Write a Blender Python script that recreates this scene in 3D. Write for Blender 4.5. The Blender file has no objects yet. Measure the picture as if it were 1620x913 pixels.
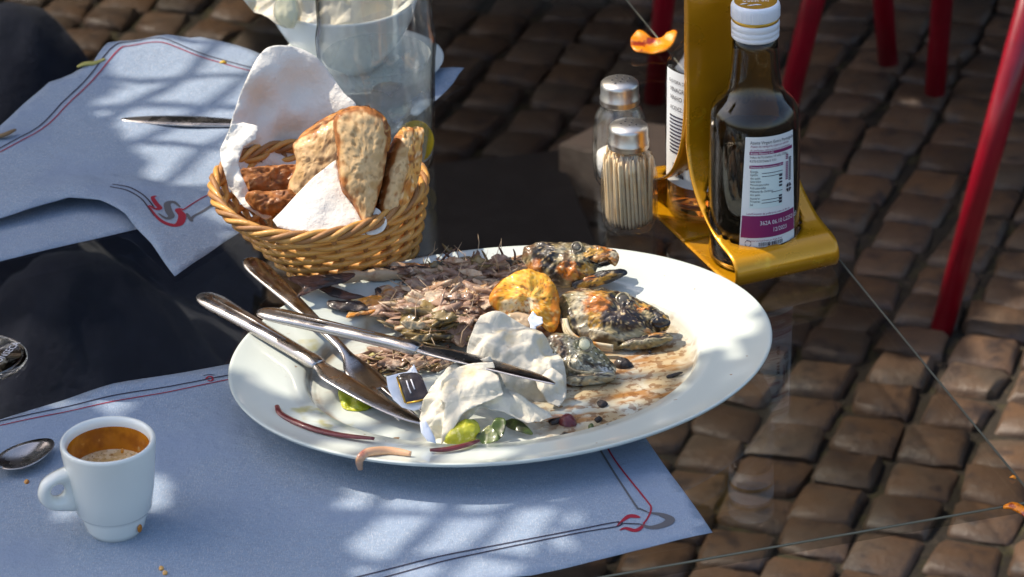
import bpy, bmesh, math, random
from mathutils import Vector, Matrix, noise
from mathutils.geometry import delaunay_2d_cdt
R = math.radians
random.seed(7)
SC = bpy.context.scene
COL = SC.collection
T = 0.74                                   # table top height

# ------------------------------------------------------------------ camera
PITCH, ROLL, FPX, CAMZ = R(27.71), R(1.68), 5204.0, 1.82
FWD = Vector((0, math.cos(PITCH), -math.sin(PITCH)))
_r = Vector((1, 0, 0)); _u = _r.cross(FWD)
RGT = _r*math.cos(ROLL) - _u*math.sin(ROLL)
UPV = _u*math.cos(ROLL) + _r*math.sin(ROLL)
CPOS = Vector((0, 0, CAMZ))
cd = bpy.data.cameras.new('camera'); cam = bpy.data.objects.new('camera', cd); COL.objects.link(cam)
m3 = Matrix((RGT, UPV, -FWD)).transposed()
cam.matrix_world = Matrix.Translation(CPOS) @ m3.to_4x4()
cd.sensor_width = 36.0; cd.lens = 36.0*FPX/1620.0; cd.clip_end = 500; cd.clip_start = 0.05
cd.dof.use_dof = True; cd.dof.focus_distance = 2.17; cd.dof.aperture_fstop = 17.0; cd.dof.aperture_blades = 7
SC.camera = cam

# ------------------------------------------------------------------ light
SUN_EL, SUN_DIR2 = R(52), Vector((-0.92, 0.39)).normalized()
SUN = Vector((SUN_DIR2.x*math.cos(SUN_EL), SUN_DIR2.y*math.cos(SUN_EL), math.sin(SUN_EL)))
w = bpy.data.worlds.new('World'); SC.world = w; w.use_nodes = True
nt = w.node_tree; nt.nodes.clear()
sky = nt.nodes.new('ShaderNodeTexSky'); sky.sky_type = 'NISHITA'; sky.sun_disc = False
sky.sun_elevation = SUN_EL; sky.sun_rotation = math.atan2(SUN.x, SUN.y)
sky.air_density = 1.0; sky.dust_density = 3.0; sky.ozone_density = 0.6
bg = nt.nodes.new('ShaderNodeBackground'); bg.inputs[1].default_value = 0.15
wo = nt.nodes.new('ShaderNodeOutputWorld')
nt.links.new(sky.outputs[0], bg.inputs[0]); nt.links.new(bg.outputs[0], wo.inputs[0])
sl = bpy.data.lights.new('sun', 'SUN'); sl.energy = 3.3; sl.angle = R(0.45); sl.color = (1.0, 0.90, 0.77)
so = bpy.data.objects.new('sun', sl); COL.objects.link(so)
so.rotation_euler = SUN.to_track_quat('Z', 'Y').to_euler(); so.location = (0, 0, 6)
SC.view_settings.view_transform = 'Standard'; SC.view_settings.look = 'None'
SC.view_settings.gamma = 1.0; SC.view_settings.exposure = 0.8
SC.cycles.use_denoising = True
SC.cycles.caustics_reflective = False; SC.cycles.caustics_refractive = False
SC.cycles.sample_clamp_indirect = 4.0
SC.cycles.transparent_max_bounces = 24; SC.cycles.max_bounces = 14; SC.cycles.transmission_bounces = 12

# ------------------------------------------------------------------ helpers
def ray(px, py):
    return FWD + RGT*((px-810)/FPX) - UPV*((py-456.5)/FPX)
def at(px, py, z=T):
    v = ray(px, py); return CPOS + v*((z-CPOS.z)/v.z)
def onplane(px, py, a, n):
    v = ray(px, py); return CPOS + v*((a-CPOS).dot(n)/v.dot(n))
def proj(p):
    q = Vector(p)-CPOS; z = q.dot(FWD)
    return 810+FPX*q.dot(RGT)/z, 456.5-FPX*q.dot(UPV)/z
def fbm(p, o=3):
    return noise.fractal(p, 1.0, 2.0, o)
def nz(x, y=0, z=0, s=1.0):
    return noise.noise(Vector((x*s, y*s, z*s)))
def inside(p, poly):
    x, y = p; c = False; j = len(poly)-1
    for i in range(len(poly)):
        xi, yi = poly[i]; xj, yj = poly[j]
        if (yi > y) != (yj > y) and x < (xj-xi)*(y-yi)/(yj-yi)+xi: c = not c
        j = i
    return c

class MB:
    def __init__(s): s.v = []; s.f = []
    def add(s, vs, fs):
        b = len(s.v); s.v += [tuple(p) for p in vs]; s.f += [tuple(b+i for i in f) for f in fs]
    def tube(s, pts, rad, n=8, caps=True, flat=None):
        pts = [Vector(p) for p in pts]; m = len(pts)
        rr = rad if isinstance(rad, (list, tuple)) else [rad]*m
        vs = []; prev = None
        for i, p in enumerate(pts):
            t = (pts[min(i+1, m-1)]-pts[max(i-1, 0)])
            t = t.normalized() if t.length > 1e-9 else Vector((0, 0, 1))
            if prev is None:
                a = t.orthogonal().normalized()
                if abs(t.z) < .9:
                    a = Vector((0, 0, 1)).cross(t).normalized()
            else:
                a = (prev - t*prev.dot(t)).normalized()
            prev = a; b = t.cross(a)
            for k in range(n):
                th = 2*math.pi*k/n
                vs.append(p + a*(rr[i]*math.cos(th)) + b*(rr[i]*(flat or 1)*math.sin(th)))
        fs = [(i*n+k, i*n+(k+1) % n, (i+1)*n+(k+1) % n, (i+1)*n+k) for i in range(m-1) for k in range(n)]
        if caps: fs += [tuple(range(n-1, -1, -1)), tuple((m-1)*n+k for k in range(n))]
        s.add(vs, fs); return s
    def ring(s, pts, rad, n=6):
        pts = [Vector(p) for p in pts]; m = len(pts); vs = []
        for i, p in enumerate(pts):
            t = (pts[(i+1) % m]-pts[i-1]).normalized()
            a = Vector((0, 0, 1)).cross(t).normalized(); b = t.cross(a)
            for k in range(n):
                th = 2*math.pi*k/n; vs.append(p+a*rad*math.cos(th)+b*rad*math.sin(th))
        s.add(vs, [(i*n+k, i*n+(k+1) % n, ((i+1) % m)*n+(k+1) % n, ((i+1) % m)*n+k) for i in range(m) for k in range(n)])
        return s
    def lathe(s, prof, n=48, sx=1, sy=1, mod=None):
        vs = []; m = len(prof)
        for r, z in prof:
            for k in range(n):
                th = 2*math.pi*k/n; q = mod(th, z) if mod else 1.0
                vs.append((r*q*math.cos(th)*sx, r*q*math.sin(th)*sy, z))
        fs = []
        for i in range(m-1):
            for k in range(n):
                fs.append((i*n+k, i*n+(k+1) % n, (i+1)*n+(k+1) % n, (i+1)*n+k))
        if prof[0][0] < 1e-5: pass
        s.add(vs, fs); return s
    def box(s, x0, x1, y0, y1, z0, z1):
        vs = [(x, y, z) for z in (z0, z1) for y in (y0, y1) for x in (x0, x1)]
        s.add(vs, [(0, 2, 3, 1), (4, 5, 7, 6), (0, 1, 5, 4), (2, 6, 7, 3), (0, 4, 6, 2), (1, 3, 7, 5)]); return s
    def build(s, name, mat, parent=None, smooth=True, mtx=None, merge=True):
        me = bpy.data.meshes.new(name); me.from_pydata([tuple(v) for v in s.v], [], s.f)
        if merge:
            bm = bmesh.new(); bm.from_mesh(me)
            bmesh.ops.remove_doubles(bm, verts=bm.verts, dist=1e-6)
            bmesh.ops.recalc_face_normals(bm, faces=bm.faces)
            bm.to_mesh(me); bm.free()
        if mtx is not None: me.transform(mtx)
        if smooth:
            me.shade_smooth()
        o = bpy.data.objects.new(name, me); COL.objects.link(o)
        if mat: me.materials.append(mat)
        if parent: attach(o, parent)
        return o
def attach(o, parent):
    """mesh written in world coordinates -> child of parent without moving it"""
    o.parent = parent
    o.matrix_parent_inverse = wm(parent).inverted()
def wm(o):
    m = Matrix.LocRotScale(o.location, o.rotation_euler, o.scale)
    if o.parent: m = wm(o.parent) @ o.matrix_parent_inverse @ m
    return m
def local(o, parent):
    """mesh written in the parent's own coordinates"""
    o.parent = parent; o.matrix_parent_inverse = Matrix.Identity(4); return o
def sharp(o, ang=35):
    me = o.data
    try: me.set_sharp_from_angle(angle=R(ang))
    except Exception: pass
    return o
def tag(o, label=None, cat=None, group=None, kind=None):
    if label: o['label'] = label
    if cat: o['category'] = cat
    if group: o['group'] = group
    if kind: o['kind'] = kind
    return o
def thing(name, label, cat, loc=(0, 0, 0), rz=0, group=None):
    o = bpy.data.objects.new(name, None); COL.objects.link(o); o.empty_display_size = .02
    o.location = loc; o.rotation_euler = (0, 0, rz); return tag(o, label, cat, group)
def solid(o, th, off=0):
    md = o.modifiers.new('solid', 'SOLIDIFY'); md.thickness = th; md.offset = off; return o
def smooth_closed(pts, k=6):
    out = []; n = len(pts)
    for i in range(n):
        p0, p1, p2, p3 = pts[i-1], pts[i], pts[(i+1) % n], pts[(i+2) % n]
        for j in range(k):
            t = j/k
            out.append(tuple(.5*((2*b)+(c-a)*t+(2*a-5*b+4*c-d)*t*t+(3*b-a-3*c+d)*t**3) for a, b, c, d in zip(p0, p1, p2, p3)))
    return out
def smooth_open(pts, k=6):
    P_ = [pts[0]]+list(pts)+[pts[-1]]; out = []
    for i in range(1, len(P_)-2):
        p0, p1, p2, p3 = P_[i-1], P_[i], P_[i+1], P_[i+2]
        for j in range(k):
            t = j/k
            out.append(tuple(.5*((2*b)+(c-a)*t+(2*a-5*b+4*c-d)*t*t+(3*b-a-3*c+d)*t**3) for a, b, c, d in zip(p0, p1, p2, p3)))
    out.append(tuple(pts[-1])); return out
def basis(n):
    n = n.normalized(); e1 = Vector((0, 0, 1)).cross(n)
    e1 = Vector((1, 0, 0)) if e1.length < .05 else e1.normalized()
    return e1, n.cross(e1), n
def facing(elev, az=0):
    """unit normal tilted up by elev degrees and turned az degrees from straight at the viewer"""
    e, a = R(elev), R(az)
    return Vector((math.sin(a)*math.cos(e), -math.cos(a)*math.cos(e), math.sin(e)))
def outline2d(pxs, anchor, n, k=5, curve=True):
    e1, e2, n = basis(n)
    q = [onplane(x, y, anchor, n)-anchor for x, y in pxs]
    q = [(p.dot(e1), p.dot(e2)) for p in q]
    return smooth_closed(q, k) if curve else q
def pillow(name, pxs, anchor, n, tf, tb, mat, parent=None, rings=6, rough=0, rs=60, k=5, power=.5, curve=True, centre=None, flatten=1.0):
    """closed solid grown from an outline: front bulge tf, back bulge tb (metres) along the plane normal"""
    e1, e2, n = basis(n); ol = outline2d(pxs, anchor, n, k, curve)
    cx = sum(p[0] for p in ol)/len(ol); cy = sum(p[1] for p in ol)/len(ol)
    if centre:
        c = onplane(centre[0], centre[1], anchor, n)-anchor; cx, cy = c.dot(e1), c.dot(e2)
    N = len(ol); mb = MB(); vs = []; fs = []
    for side, th in ((1, tf), (-1, tb)):
        base = len(vs)
        for r_ in range(rings):
            s = 1-r_/rings; h = th*(1-s**(2*flatten))**power
            for x, y in ol:
                X = cx+(x-cx)*s; Y = cy+(y-cy)*s
                p = anchor+e1*X+e2*Y+n*(side*h)
                if rough:
                    p = p + n*(side*rough*fbm(p*rs)) + (e1*nz(p.x, p.y, p.z, rs*1.7)+e2*nz(p.y, p.z, p.x, rs*1.7))*rough*.4*s
                vs.append(p)
        vs.append(anchor+e1*cx+e2*cy+n*(side*th))
        for r_ in range(rings-1):
            for i in range(N):
                a, b = base+r_*N+i, base+r_*N+(i+1) % N
                fs.append((a, b, b+N, a+N) if side > 0 else (a, a+N, b+N, b))
        l = base+(rings-1)*N
        for i in range(N):
            t = (l+i, l+(i+1) % N, base+rings*N); fs.append(t if side > 0 else t[::-1])
    b2 = rings*N+1
    for i in range(N):
        fs.append((i, b2+i, b2+(i+1) % N, (i+1) % N))
    mb.add(vs, fs); return mb.build(name, mat, parent)
def paint(o, anchor, n, base, strokes, speck=(), jit=6.0, seed=0, tone=1.0):
    """skin colour (and painted highlights) of a grilled thing: soft strokes given on its own face, ragged by noise; also raises or sinks the skin"""
    me = o.data; ca = me.color_attributes.new('skin', 'FLOAT_COLOR', 'POINT'); e1, e2, n = basis(n)
    ps = [v.co.copy() for v in me.vertices]
    for i, p in enumerate(ps):
        q = anchor+(p-anchor)-n*((p-anchor).dot(n)); x, y = proj(q)
        x += jit*noise.noise(q*260+Vector((seed, 0, 0)))+jit*.5*noise.noise(q*620); y += jit*noise.noise(q*260+Vector((0, seed+9, 0)))+jit*.5*noise.noise(q*620+Vector((3, 1, 0)))
        c = Vector(base)*tone*(1+.25*noise.noise(q*420)); dz = 0
        for st in strokes:
            sx, sy, rx, ry, ang, col, hard = st[:7]; ca_, sa_ = math.cos(R(ang)), math.sin(R(ang))
            dx, dy = x-sx, y-sy; a = (dx*ca_+dy*sa_)/rx; b = (-dx*sa_+dy*ca_)/ry; d = math.sqrt(a*a+b*b)
            f = max(0, min(1, (1.14-d)/.26))*hard
            c = c.lerp(Vector(col)*tone*(1+.35*noise.noise(q*700+Vector((sx, 0, 0)))), f)
            if len(st) > 7: dz += st[7]*max(0, 1-d*d)
        for sp in speck:
            fr, th_, col, k_ = sp[:4]; f = max(0, min(1, (noise.noise(q*fr+Vector((seed*3, 5, 0)))-th_)*7))*k_; c = c.lerp(Vector(col), f)
            if len(sp) > 4: dz += sp[4]*f
        ca.data[i].color = (max(0, c.x), max(0, c.y), max(0, c.z), 1)
        if dz and (p-anchor).dot(n) > 0: me.vertices[i].co = p+n*dz
    return o
def relief(name, pxs, anchor, n, hfun, mat, parent=None, step=.006, th=.0004, k=4, curve=False):
    """a sheet with an outline on a plane, bent by hfun(u, v) along the normal"""
    e1, e2, n = basis(n); ol = outline2d(pxs, anchor, n, k, curve)
    if not curve:
        o2 = []
        for i in range(len(ol)):
            a, b = ol[i], ol[(i+1) % len(ol)]; L = math.dist(a, b); m = max(1, int(L/step))
            o2 += [(a[0]+(b[0]-a[0])*j/m, a[1]+(b[1]-a[1])*j/m) for j in range(m)]
        ol = o2
    pts = [Vector(p) for p in ol]; x0 = min(p[0] for p in ol); x1 = max(p[0] for p in ol)
    y0 = min(p[1] for p in ol); y1 = max(p[1] for p in ol)
    rnd = random.Random(3); y = y0
    while y < y1:
        x = x0
        while x < x1:
            q = (x+rnd.uniform(-.25, .25)*step, y+rnd.uniform(-.25, .25)*step)
            if inside(q, ol) and min(math.dist(q, p) for p in ol) > step*.45: pts.append(Vector(q))
            x += step
        y += step
    N = len(ol)
    V, _, Fc, _, _, _ = delaunay_2d_cdt(pts, [(i, (i+1) % N) for i in range(N)], [], 1, 1e-7)
    mb = MB(); vs = []
    for p in V:
        h = hfun(p.x, p.y)
        vs.append(anchor+e1*p.x+e2*p.y+n*h)
    mb.add(vs, [tuple(f) for f in Fc])
    o = mb.build(name, mat, parent)
    if th: solid(o, th)
    return o
def idw(ctrl, pw=2.5):
    def f(x, y):
        a = b = 0
        for cx, cy, h in ctrl:
            d = (x-cx)**2+(y-cy)**2+1e-7; wt = d**(-pw/2); a += wt*h; b += wt
        return a/b
    return f
def ctrl_px(lst, anchor, n):
    e1, e2, n = basis(n); out = []
    for px, py, h in lst:
        q = onplane(px, py, anchor, n)-anchor; out.append((q.dot(e1), q.dot(e2), h))
    return out
def tri(t): return abs((t % 1.0)-.5)*2
def crumple(seed, amp, freq=45, n=5):
    r = random.Random(seed); D = [(r.uniform(0, 6.28), r.uniform(.6, 1.6)*freq, r.uniform(0, 1), r.uniform(.3, 1)) for _ in range(n)]
    def f(x, y):
        wx = x+.0045*nz(x, y, seed, 38); wy = y+.0045*nz(y, x, seed+5, 38)
        return amp*sum(a*(tri((wx*math.cos(t)+wy*math.sin(t))*q+p)-.5)*(0.35+.65*abs(nz(x+p, y-p, seed, 22))*2) for t, q, p, a in D)/n*2
    return f

# ------------------------------------------------------------------ materials
MATS = {}
def mat(name, col=(.5, .5, .5), rough=.5, metal=0, mix=(), bump=None, trans=0, ior=1.45, sss=0, spec=.5, coat=0, rnd=0, coord='Object', rmix=None, sheen=0, weave=None):
    """mix: list of (scale, colour, low, high, detail[, stretch xyz]) noise layers painted over the base colour"""
    m = bpy.data.materials.new(name); m.use_nodes = True; MATS[name] = m
    t = m.node_tree; N = t.nodes; L = t.links; b = N['Principled BSDF']
    b.inputs['Roughness'].default_value = rough; b.inputs['Metallic'].default_value = metal
    b.inputs['IOR'].default_value = ior; b.inputs['Transmission Weight'].default_value = trans
    b.inputs['Specular IOR Level'].default_value = spec; b.inputs['Coat Weight'].default_value = coat
    b.inputs['Coat Roughness'].default_value = .08
    if sheen: b.inputs['Sheen Weight'].default_value = sheen
    if sss:
        b.inputs['Subsurface Weight'].default_value = sss; b.inputs['Subsurface Scale'].default_value = .004
        b.inputs['Subsurface Radius'].default_value = (1, .7, .4)
    tc = N.new('ShaderNodeTexCoord'); src = tc.outputs[coord]
    if rnd:
        oi = N.new('ShaderNodeObjectInfo'); ad = N.new('ShaderNodeVectorMath'); ad.operation = 'ADD'
        sc = N.new('ShaderNodeMath'); sc.operation = 'MULTIPLY'; sc.inputs[1].default_value = 37.0
        L.new(oi.outputs['Random'], sc.inputs[0]); L.new(src, ad.inputs[0]); L.new(sc.outputs[0], ad.inputs[1]); src = ad.outputs[0]
    def nse(scale, det, st=None):
        s = src
        if st:
            mp = N.new('ShaderNodeMapping'); mp.inputs['Scale'].default_value = st; L.new(src, mp.inputs[0]); s = mp.outputs[0]
        n = N.new('ShaderNodeTexNoise'); n.inputs['Scale'].default_value = scale; n.inputs['Detail'].default_value = det
        n.inputs['Roughness'].default_value = .6; L.new(s, n.inputs['Vector']); return n.outputs['Fac']
    def ramp(f, lo, hi):
        r = N.new('ShaderNodeMapRange'); r.inputs['From Min'].default_value = lo; r.inputs['From Max'].default_value = hi
        r.interpolation_type = 'SMOOTHSTEP'; L.new(f, r.inputs['Value']); return r.outputs[0]
    rgb = N.new('ShaderNodeRGB'); rgb.outputs[0].default_value = (*col, 1); cur = rgb.outputs[0]
    if rnd:
        hs = N.new('ShaderNodeHueSaturation'); mr = N.new('ShaderNodeMapRange')
        mr.inputs['To Min'].default_value = 1-rnd; mr.inputs['To Max'].default_value = 1+rnd
        L.new(oi.outputs['Random'], mr.inputs['Value']); L.new(mr.outputs[0], hs.inputs['Value']); L.new(cur, hs.inputs['Color']); cur = hs.outputs[0]
    for l in mix:
        f = ramp(nse(l[0], l[4] if len(l) > 4 else 4, l[5] if len(l) > 5 else None), l[2], l[3])
        mx = N.new('ShaderNodeMix'); mx.data_type = 'RGBA'; L.new(f, mx.inputs[0]); L.new(cur, mx.inputs[6])
        mx.inputs[7].default_value = (*l[1], 1); cur = mx.outputs[2]
    L.new(cur, b.inputs['Base Color'])
    if rmix:
        f = ramp(nse(rmix[0], 4), .35, .65); mr = N.new('ShaderNodeMapRange'); mr.inputs['To Min'].default_value = rmix[1]; mr.inputs['To Max'].default_value = rmix[2]
        L.new(f, mr.inputs['Value']); L.new(mr.outputs[0], b.inputs['Roughness'])
    if bump:
        bs = bump if isinstance(bump[0], (tuple, list)) else [bump]; last = None
        for q in bs:
            bn = N.new('ShaderNodeBump'); bn.inputs['Strength'].default_value = q[1]; bn.inputs['Distance'].default_value = q[2] if len(q) > 2 else .002
            L.new(nse(q[0], 5, q[3] if len(q) > 3 else None), bn.inputs['Height'])
            if last: L.new(last, bn.inputs['Normal'])
            last = bn.outputs[0]
        L.new(last, b.inputs['Normal'])
    return m
def painted_mat(name, rough=.36, coat=.45, bump=((150, .8, .002), (420, .5, .001))):
    m = mat(name, rough=rough, coat=coat, bump=list(bump), rmix=(120, rough-.12, rough+.2)); t = m.node_tree
    a = t.nodes.new('ShaderNodeAttribute'); a.attribute_name = 'skin'; t.links.new(a.outputs['Color'], t.nodes['Principled BSDF'].inputs['Base Color']); return m
def thin_glass(name, tint, rough=.02, ior=1.45, haze=None, edge=None):
    """a clear pane: transparent with Fresnel reflection, lets light through"""
    m = bpy.data.materials.new(name); m.use_nodes = True; t = m.node_tree; N = t.nodes; L = t.links
    N.remove(N['Principled BSDF']); out = N['Material Output']
    tr = N.new('ShaderNodeBsdfTransparent'); tr.inputs[0].default_value = (*tint, 1)
    gl = N.new('ShaderNodeBsdfGlossy'); gl.inputs['Roughness'].default_value = rough
    fr = N.new('ShaderNodeFresnel'); ge = N.new('ShaderNodeNewGeometry'); mi = N.new('ShaderNodeMapRange')
    mi.inputs['To Min'].default_value = ior; mi.inputs['To Max'].default_value = 1/ior
    L.new(ge.outputs['Backfacing'], mi.inputs['Value']); L.new(mi.outputs[0], fr.inputs[0])
    mx = N.new('ShaderNodeMixShader'); L.new(fr.outputs[0], mx.inputs[0]); L.new(tr.outputs[0], mx.inputs[1]); L.new(gl.outputs[0], mx.inputs[2])
    res = mx.outputs[0]
    if edge:
        lw = N.new('ShaderNodeLayerWeight'); lw.inputs['Blend'].default_value = .5; rp = N.new('ShaderNodeMapRange'); rp.interpolation_type = 'SMOOTHSTEP'
        rp.inputs['From Min'].default_value = .62; rp.inputs['From Max'].default_value = .98; L.new(lw.outputs['Facing'], rp.inputs['Value'])
        cm = N.new('ShaderNodeMix'); cm.data_type = 'RGBA'; cm.inputs[6].default_value = (*tint, 1); cm.inputs[7].default_value = (*edge, 1)
        L.new(rp.outputs[0], cm.inputs[0]); L.new(cm.outputs[2], tr.inputs[0])
    if haze:
        tc = N.new('ShaderNodeTexCoord'); n = N.new('ShaderNodeTexNoise'); n.inputs['Scale'].default_value = haze[0]; n.inputs['Detail'].default_value = 6
        L.new(tc.outputs['Object'], n.inputs['Vector']); r = N.new('ShaderNodeMapRange')
        r.inputs['From Min'].default_value = haze[1]; r.inputs['From Max'].default_value = haze[2]; r.inputs['To Max'].default_value = haze[3]
        L.new(n.outputs['Fac'], r.inputs['Value']); df = N.new('ShaderNodeBsdfDiffuse'); df.inputs[0].default_value = (*haze[4], 1)
        m2 = N.new('ShaderNodeMixShader'); L.new(r.outputs[0], m2.inputs[0]); L.new(res, m2.inputs[1]); L.new(df.outputs[0], m2.inputs[2]); res = m2.outputs[0]
    L.new(res, out.inputs['Surface']); return m

M_PAPER = mat('placemat_paper', (.29, .375, .49), .9, bump=[(420, .6, .0012, (1, 7, 1)), (420, .5, .0010, (7, 1, 1)), (30, .6, .006)], mix=[(330, (.26, .315, .40), .44, .60, 2, (1, 9, 1)), (330, (.44, .48, .54), .52, .68, 2, (9, 1, 1)), (9, (.27, .34, .46), .42, .70)])
M_INKRED = mat('print_red', (.30, .012, .03), .8)
M_INKGREY = mat('print_grey', (.10, .10, .11), .8)
M_INKDARK = mat('print_dark', (.035, .03, .05), .8)
M_NAPKIN = mat('napkin_tissue', (.70, .645, .52), .95, bump=[(900, .5, .0006, (1, 5, 1)), (900, .4, .0006, (5, 1, 1)), (160, .5, .0015)], mix=[(38, (.70, .56, .30), .55, .75), (25, (.55, .42, .16), .66, .8)])
M_NAPCLEAN = mat('basket_tissue', (.80, .765, .68), .95, bump=[(45, .55, .006), (300, .4, .001), (1500, .3, .0004)])
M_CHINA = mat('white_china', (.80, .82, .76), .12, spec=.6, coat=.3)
M_STEEL = mat('cutlery_steel', (.50, .46, .43), .2, 1.0, bump=(500, .06, .0005, (1, 14, 1)), rmix=(60, .14, .32))
M_WICKER = mat('wicker', (.66, .33, .075), .42, mix=[(60, (.38, .15, .035), .5, .75, 4), (30, (.78, .48, .17), .55, .8)], bump=(380, .5, .001), rnd=.12, coat=.2)
M_WICKDARK = mat('wicker_dark', (.38, .18, .06), .5, mix=[(60, (.22, .09, .03), .45, .75)], bump=(380, .5, .001), rnd=.15)
M_CRUMB = mat('bread_crumb', (.62, .41, .18), .9, mix=[(45, (.40, .22, .075), .46, .62), (130, (.24, .115, .035), .57, .68), (85, (.82, .64, .36), .56, .7)], bump=[(150, 1, .005), (60, .9, .006)])
M_CRUST = mat('bread_crust', (.44, .16, .03), .55, mix=[(60, (.17, .05, .012), .46, .6), (110, (.72, .38, .10), .56, .68)], bump=[(120, 1, .004)])
M_CRUSTPALE = mat('flaky_crust', (.80, .42, .12), .55, mix=[(70, (.40, .12, .015), .5, .58), (120, (.84, .60, .33), .55, .7)], bump=[(90, 1, .003)])
M_TOAST = mat('golden_toast', (.80, .36, .03), .5, mix=[(45, (.62, .20, .012), .46, .62), (110, (.90, .56, .12), .54, .7), (190, (.22, .06, .01), .66, .74)], bump=[(190, .9, .0025), (60, .5, .003)], coat=.25)
M_GLASS = mat('clear_glass', (.97, .98, .97), .0, trans=1, ior=1.46)
M_JAR = thin_glass('jar_glass', (.985, .985, .975), .04, 1.7, edge=(.34, .37, .36))
M_PICKJAR = thin_glass('fluted_glass', (.99, .99, .98), .05, 1.5, haze=(120, .40, .70, .06, (.80, .76, .66)), edge=(.42, .40, .34))  # faint pale haze painted in so the clear jar stays visible
M_DARKGLASS = mat('smoky_glass', (.50, .48, .43), .0, trans=1, ior=1.46)
M_TABLEGLASS = thin_glass('table_glass', (.78, .79, .79), .015, 1.45)
M_EDGE = mat('edge_glint', (.22, .20, .14), .25)
M_YELLOW = mat('yellow_metal', (.70, .32, .004), .27, .45, coat=.6, bump=(40, .12, .002), rmix=(30, .22, .38), mix=[(12, (.58, .25, .004), .4, .7), (70, (.78, .42, .02), .6, .72)])
M_RED = mat('red_paint', (.26, .002, .013), .32, coat=.3, mix=[(15, (.19, .002, .010), .4, .7)])
M_STONE = mat('granite_cobble', (.094, .056, .034), .5, mix=[(5, (.098, .072, .050), .45, .65), (9, (.12, .066, .034), .45, .7), (35, (.05, .034, .027), .5, .7), (160, (.15, .10, .075), .6, .75)], bump=[(45, .8, .004), (200, .5, .001)], rnd=.42)
M_JOINT = mat('joint_sand', (.030, .023, .015), .95, mix=[(30, (.06, .05, .02), .5, .66), (90, (.07, .05, .032), .55, .7)], bump=(120, 1, .004))
M_NAVY = mat('navy_cloth', (.020, .022, .042), .95, sheen=.12, bump=[(700, .4, .0008), (18, .6, .01)], mix=[(8, (.04, .042, .065), .45, .7)])
M_BLACK = mat('dark_metal', (.03, .03, .035), .5)
M_PLASTIC = mat('white_plastic', (.80, .82, .86), .3, sss=.05)
M_GOLD = mat('gold_foil', (.62, .36, .05), .32, .7, bump=(200, .2, .0005))
M_LABEL = mat('paper_label', (.78, .80, .79), .5)
M_LABELMINT = mat('mint_panel', (.68, .80, .78), .5)
M_PURPLE = mat('purple_ink', (.23, .018, .11), .5)
M_BLACKINK = mat('black_ink', (.03, .02, .04), .6)
M_WHITEINK = mat('white_ink', (.82, .80, .82), .6)
M_OIL = mat('olive_oil', (.012, .009, .004), .02, trans=.15, ior=1.46)
M_VINEGAR = mat('amber_vinegar', (.80, .36, .07), .0, trans=1, ior=1.34)
M_CHROME = mat('shaker_cap', (.70, .66, .60), .34, 1.0, bump=(300, .1, .0005))
M_WOODPICK = mat('toothpick_wood', (.90, .70, .42), .6, rnd=.12, mix=[(50, (.82, .58, .30), .5, .7)])
M_SALT = mat('salt', (.85, .85, .84), .8, bump=(700, 1, .001))
M_ORANGE = mat('orange_petal', (.95, .27, .004), .4, mix=[(70, (.30, .025, .008), .52, .62), (40, (.9, .45, .02), .6, .75)], coat=.4, sss=.2, bump=(150, .6, .002))
M_COFFEE = mat('coffee_crema', (.62, .42, .17), .35, mix=[(150, (.78, .62, .36), .46, .58), (420, (.34, .17, .04), .56, .66)], bump=(260, .5, .001), coat=.3)
M_COFFEESTAIN = mat('coffee_stain', (.56, .20, .010), .16, mix=[(40, (.34, .10, .006), .42, .62), (90, (.72, .34, .06), .6, .72)], coat=.4)
M_LEMON = mat('lemon', (.60, .56, .03), .35, mix=[(60, (.36, .42, .02), .45, .65), (160, (.78, .72, .2), .6, .7)], bump=(220, .7, .0015), coat=.4, sss=.2)
M_ONION = mat('onion_red', (.14, .02, .022), .3, mix=[(60, (.34, .12, .09), .52, .7)], coat=.5, sss=.1)
M_ONIONPALE = mat('onion_pale', (.62, .36, .20), .3, mix=[(60, (.30, .06, .06), .5, .68)], coat=.5, sss=.2)
M_GREEN = mat('salad_leaf', (.075, .11, .02), .4, mix=[(50, (.03, .035, .012), .5, .65), (80, (.32, .30, .10), .58, .7)], coat=.3)
M_CHAR = mat('charred_bit', (.018, .012, .010), .55, mix=[(80, (.10, .045, .02), .52, .7)], bump=(200, .9, .002), coat=.3)
M_SKINTEX = dict(bump=[(110, .9, .0025), (320, .5, .001)], coat=.45)
M_FISH1 = mat('grilled_skin_dark', (.46, .35, .20), .38, mix=[(40, (.60, .22, .03), .44, .56), (34, (.022, .016, .013), .47, .56, 5), (120, (.012, .01, .009), .58, .66)], **M_SKINTEX)
M_FISH2 = mat('grilled_skin_gold', (.52, .42, .22), .36, mix=[(36, (.62, .24, .025), .47, .58), (30, (.030, .02, .016), .54, .62, 5), (150, (.02, .015, .012), .62, .68)], **M_SKINTEX)
M_FISH3 = mat('silver_skin', (.42, .38, .26), .3, mix=[(50, (.20, .17, .10), .46, .6), (90, (.70, .68, .58), .55, .68), (60, (.03, .026, .02), .62, .7)], **M_SKINTEX)
M_SKIN = painted_mat('grilled_skin')
M_TOASTED = painted_mat('toasted_surface', .6, .1, ((190, .35, .0012), (60, .15, .002)))
M_CHARSKIN = mat('burnt_patch', (.03, .022, .02), .45, mix=[(90, (.12, .07, .05), .5, .7)], bump=[(160, .9, .002)], coat=.3)
M_GILL = mat('gill_cover', (.66, .56, .36), .3, mix=[(45, (.62, .26, .04), .45, .6), (60, (.10, .07, .04), .58, .68)], coat=.5, bump=(90, .5, .0015))
M_EYEW = mat('cooked_eye', (.78, .72, .46), .3, coat=.5)
M_EYEDULL = mat('dull_eye', (.075, .065, .05), .25, coat=.5, mix=[(160, (.30, .27, .18), .52, .66)])
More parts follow.
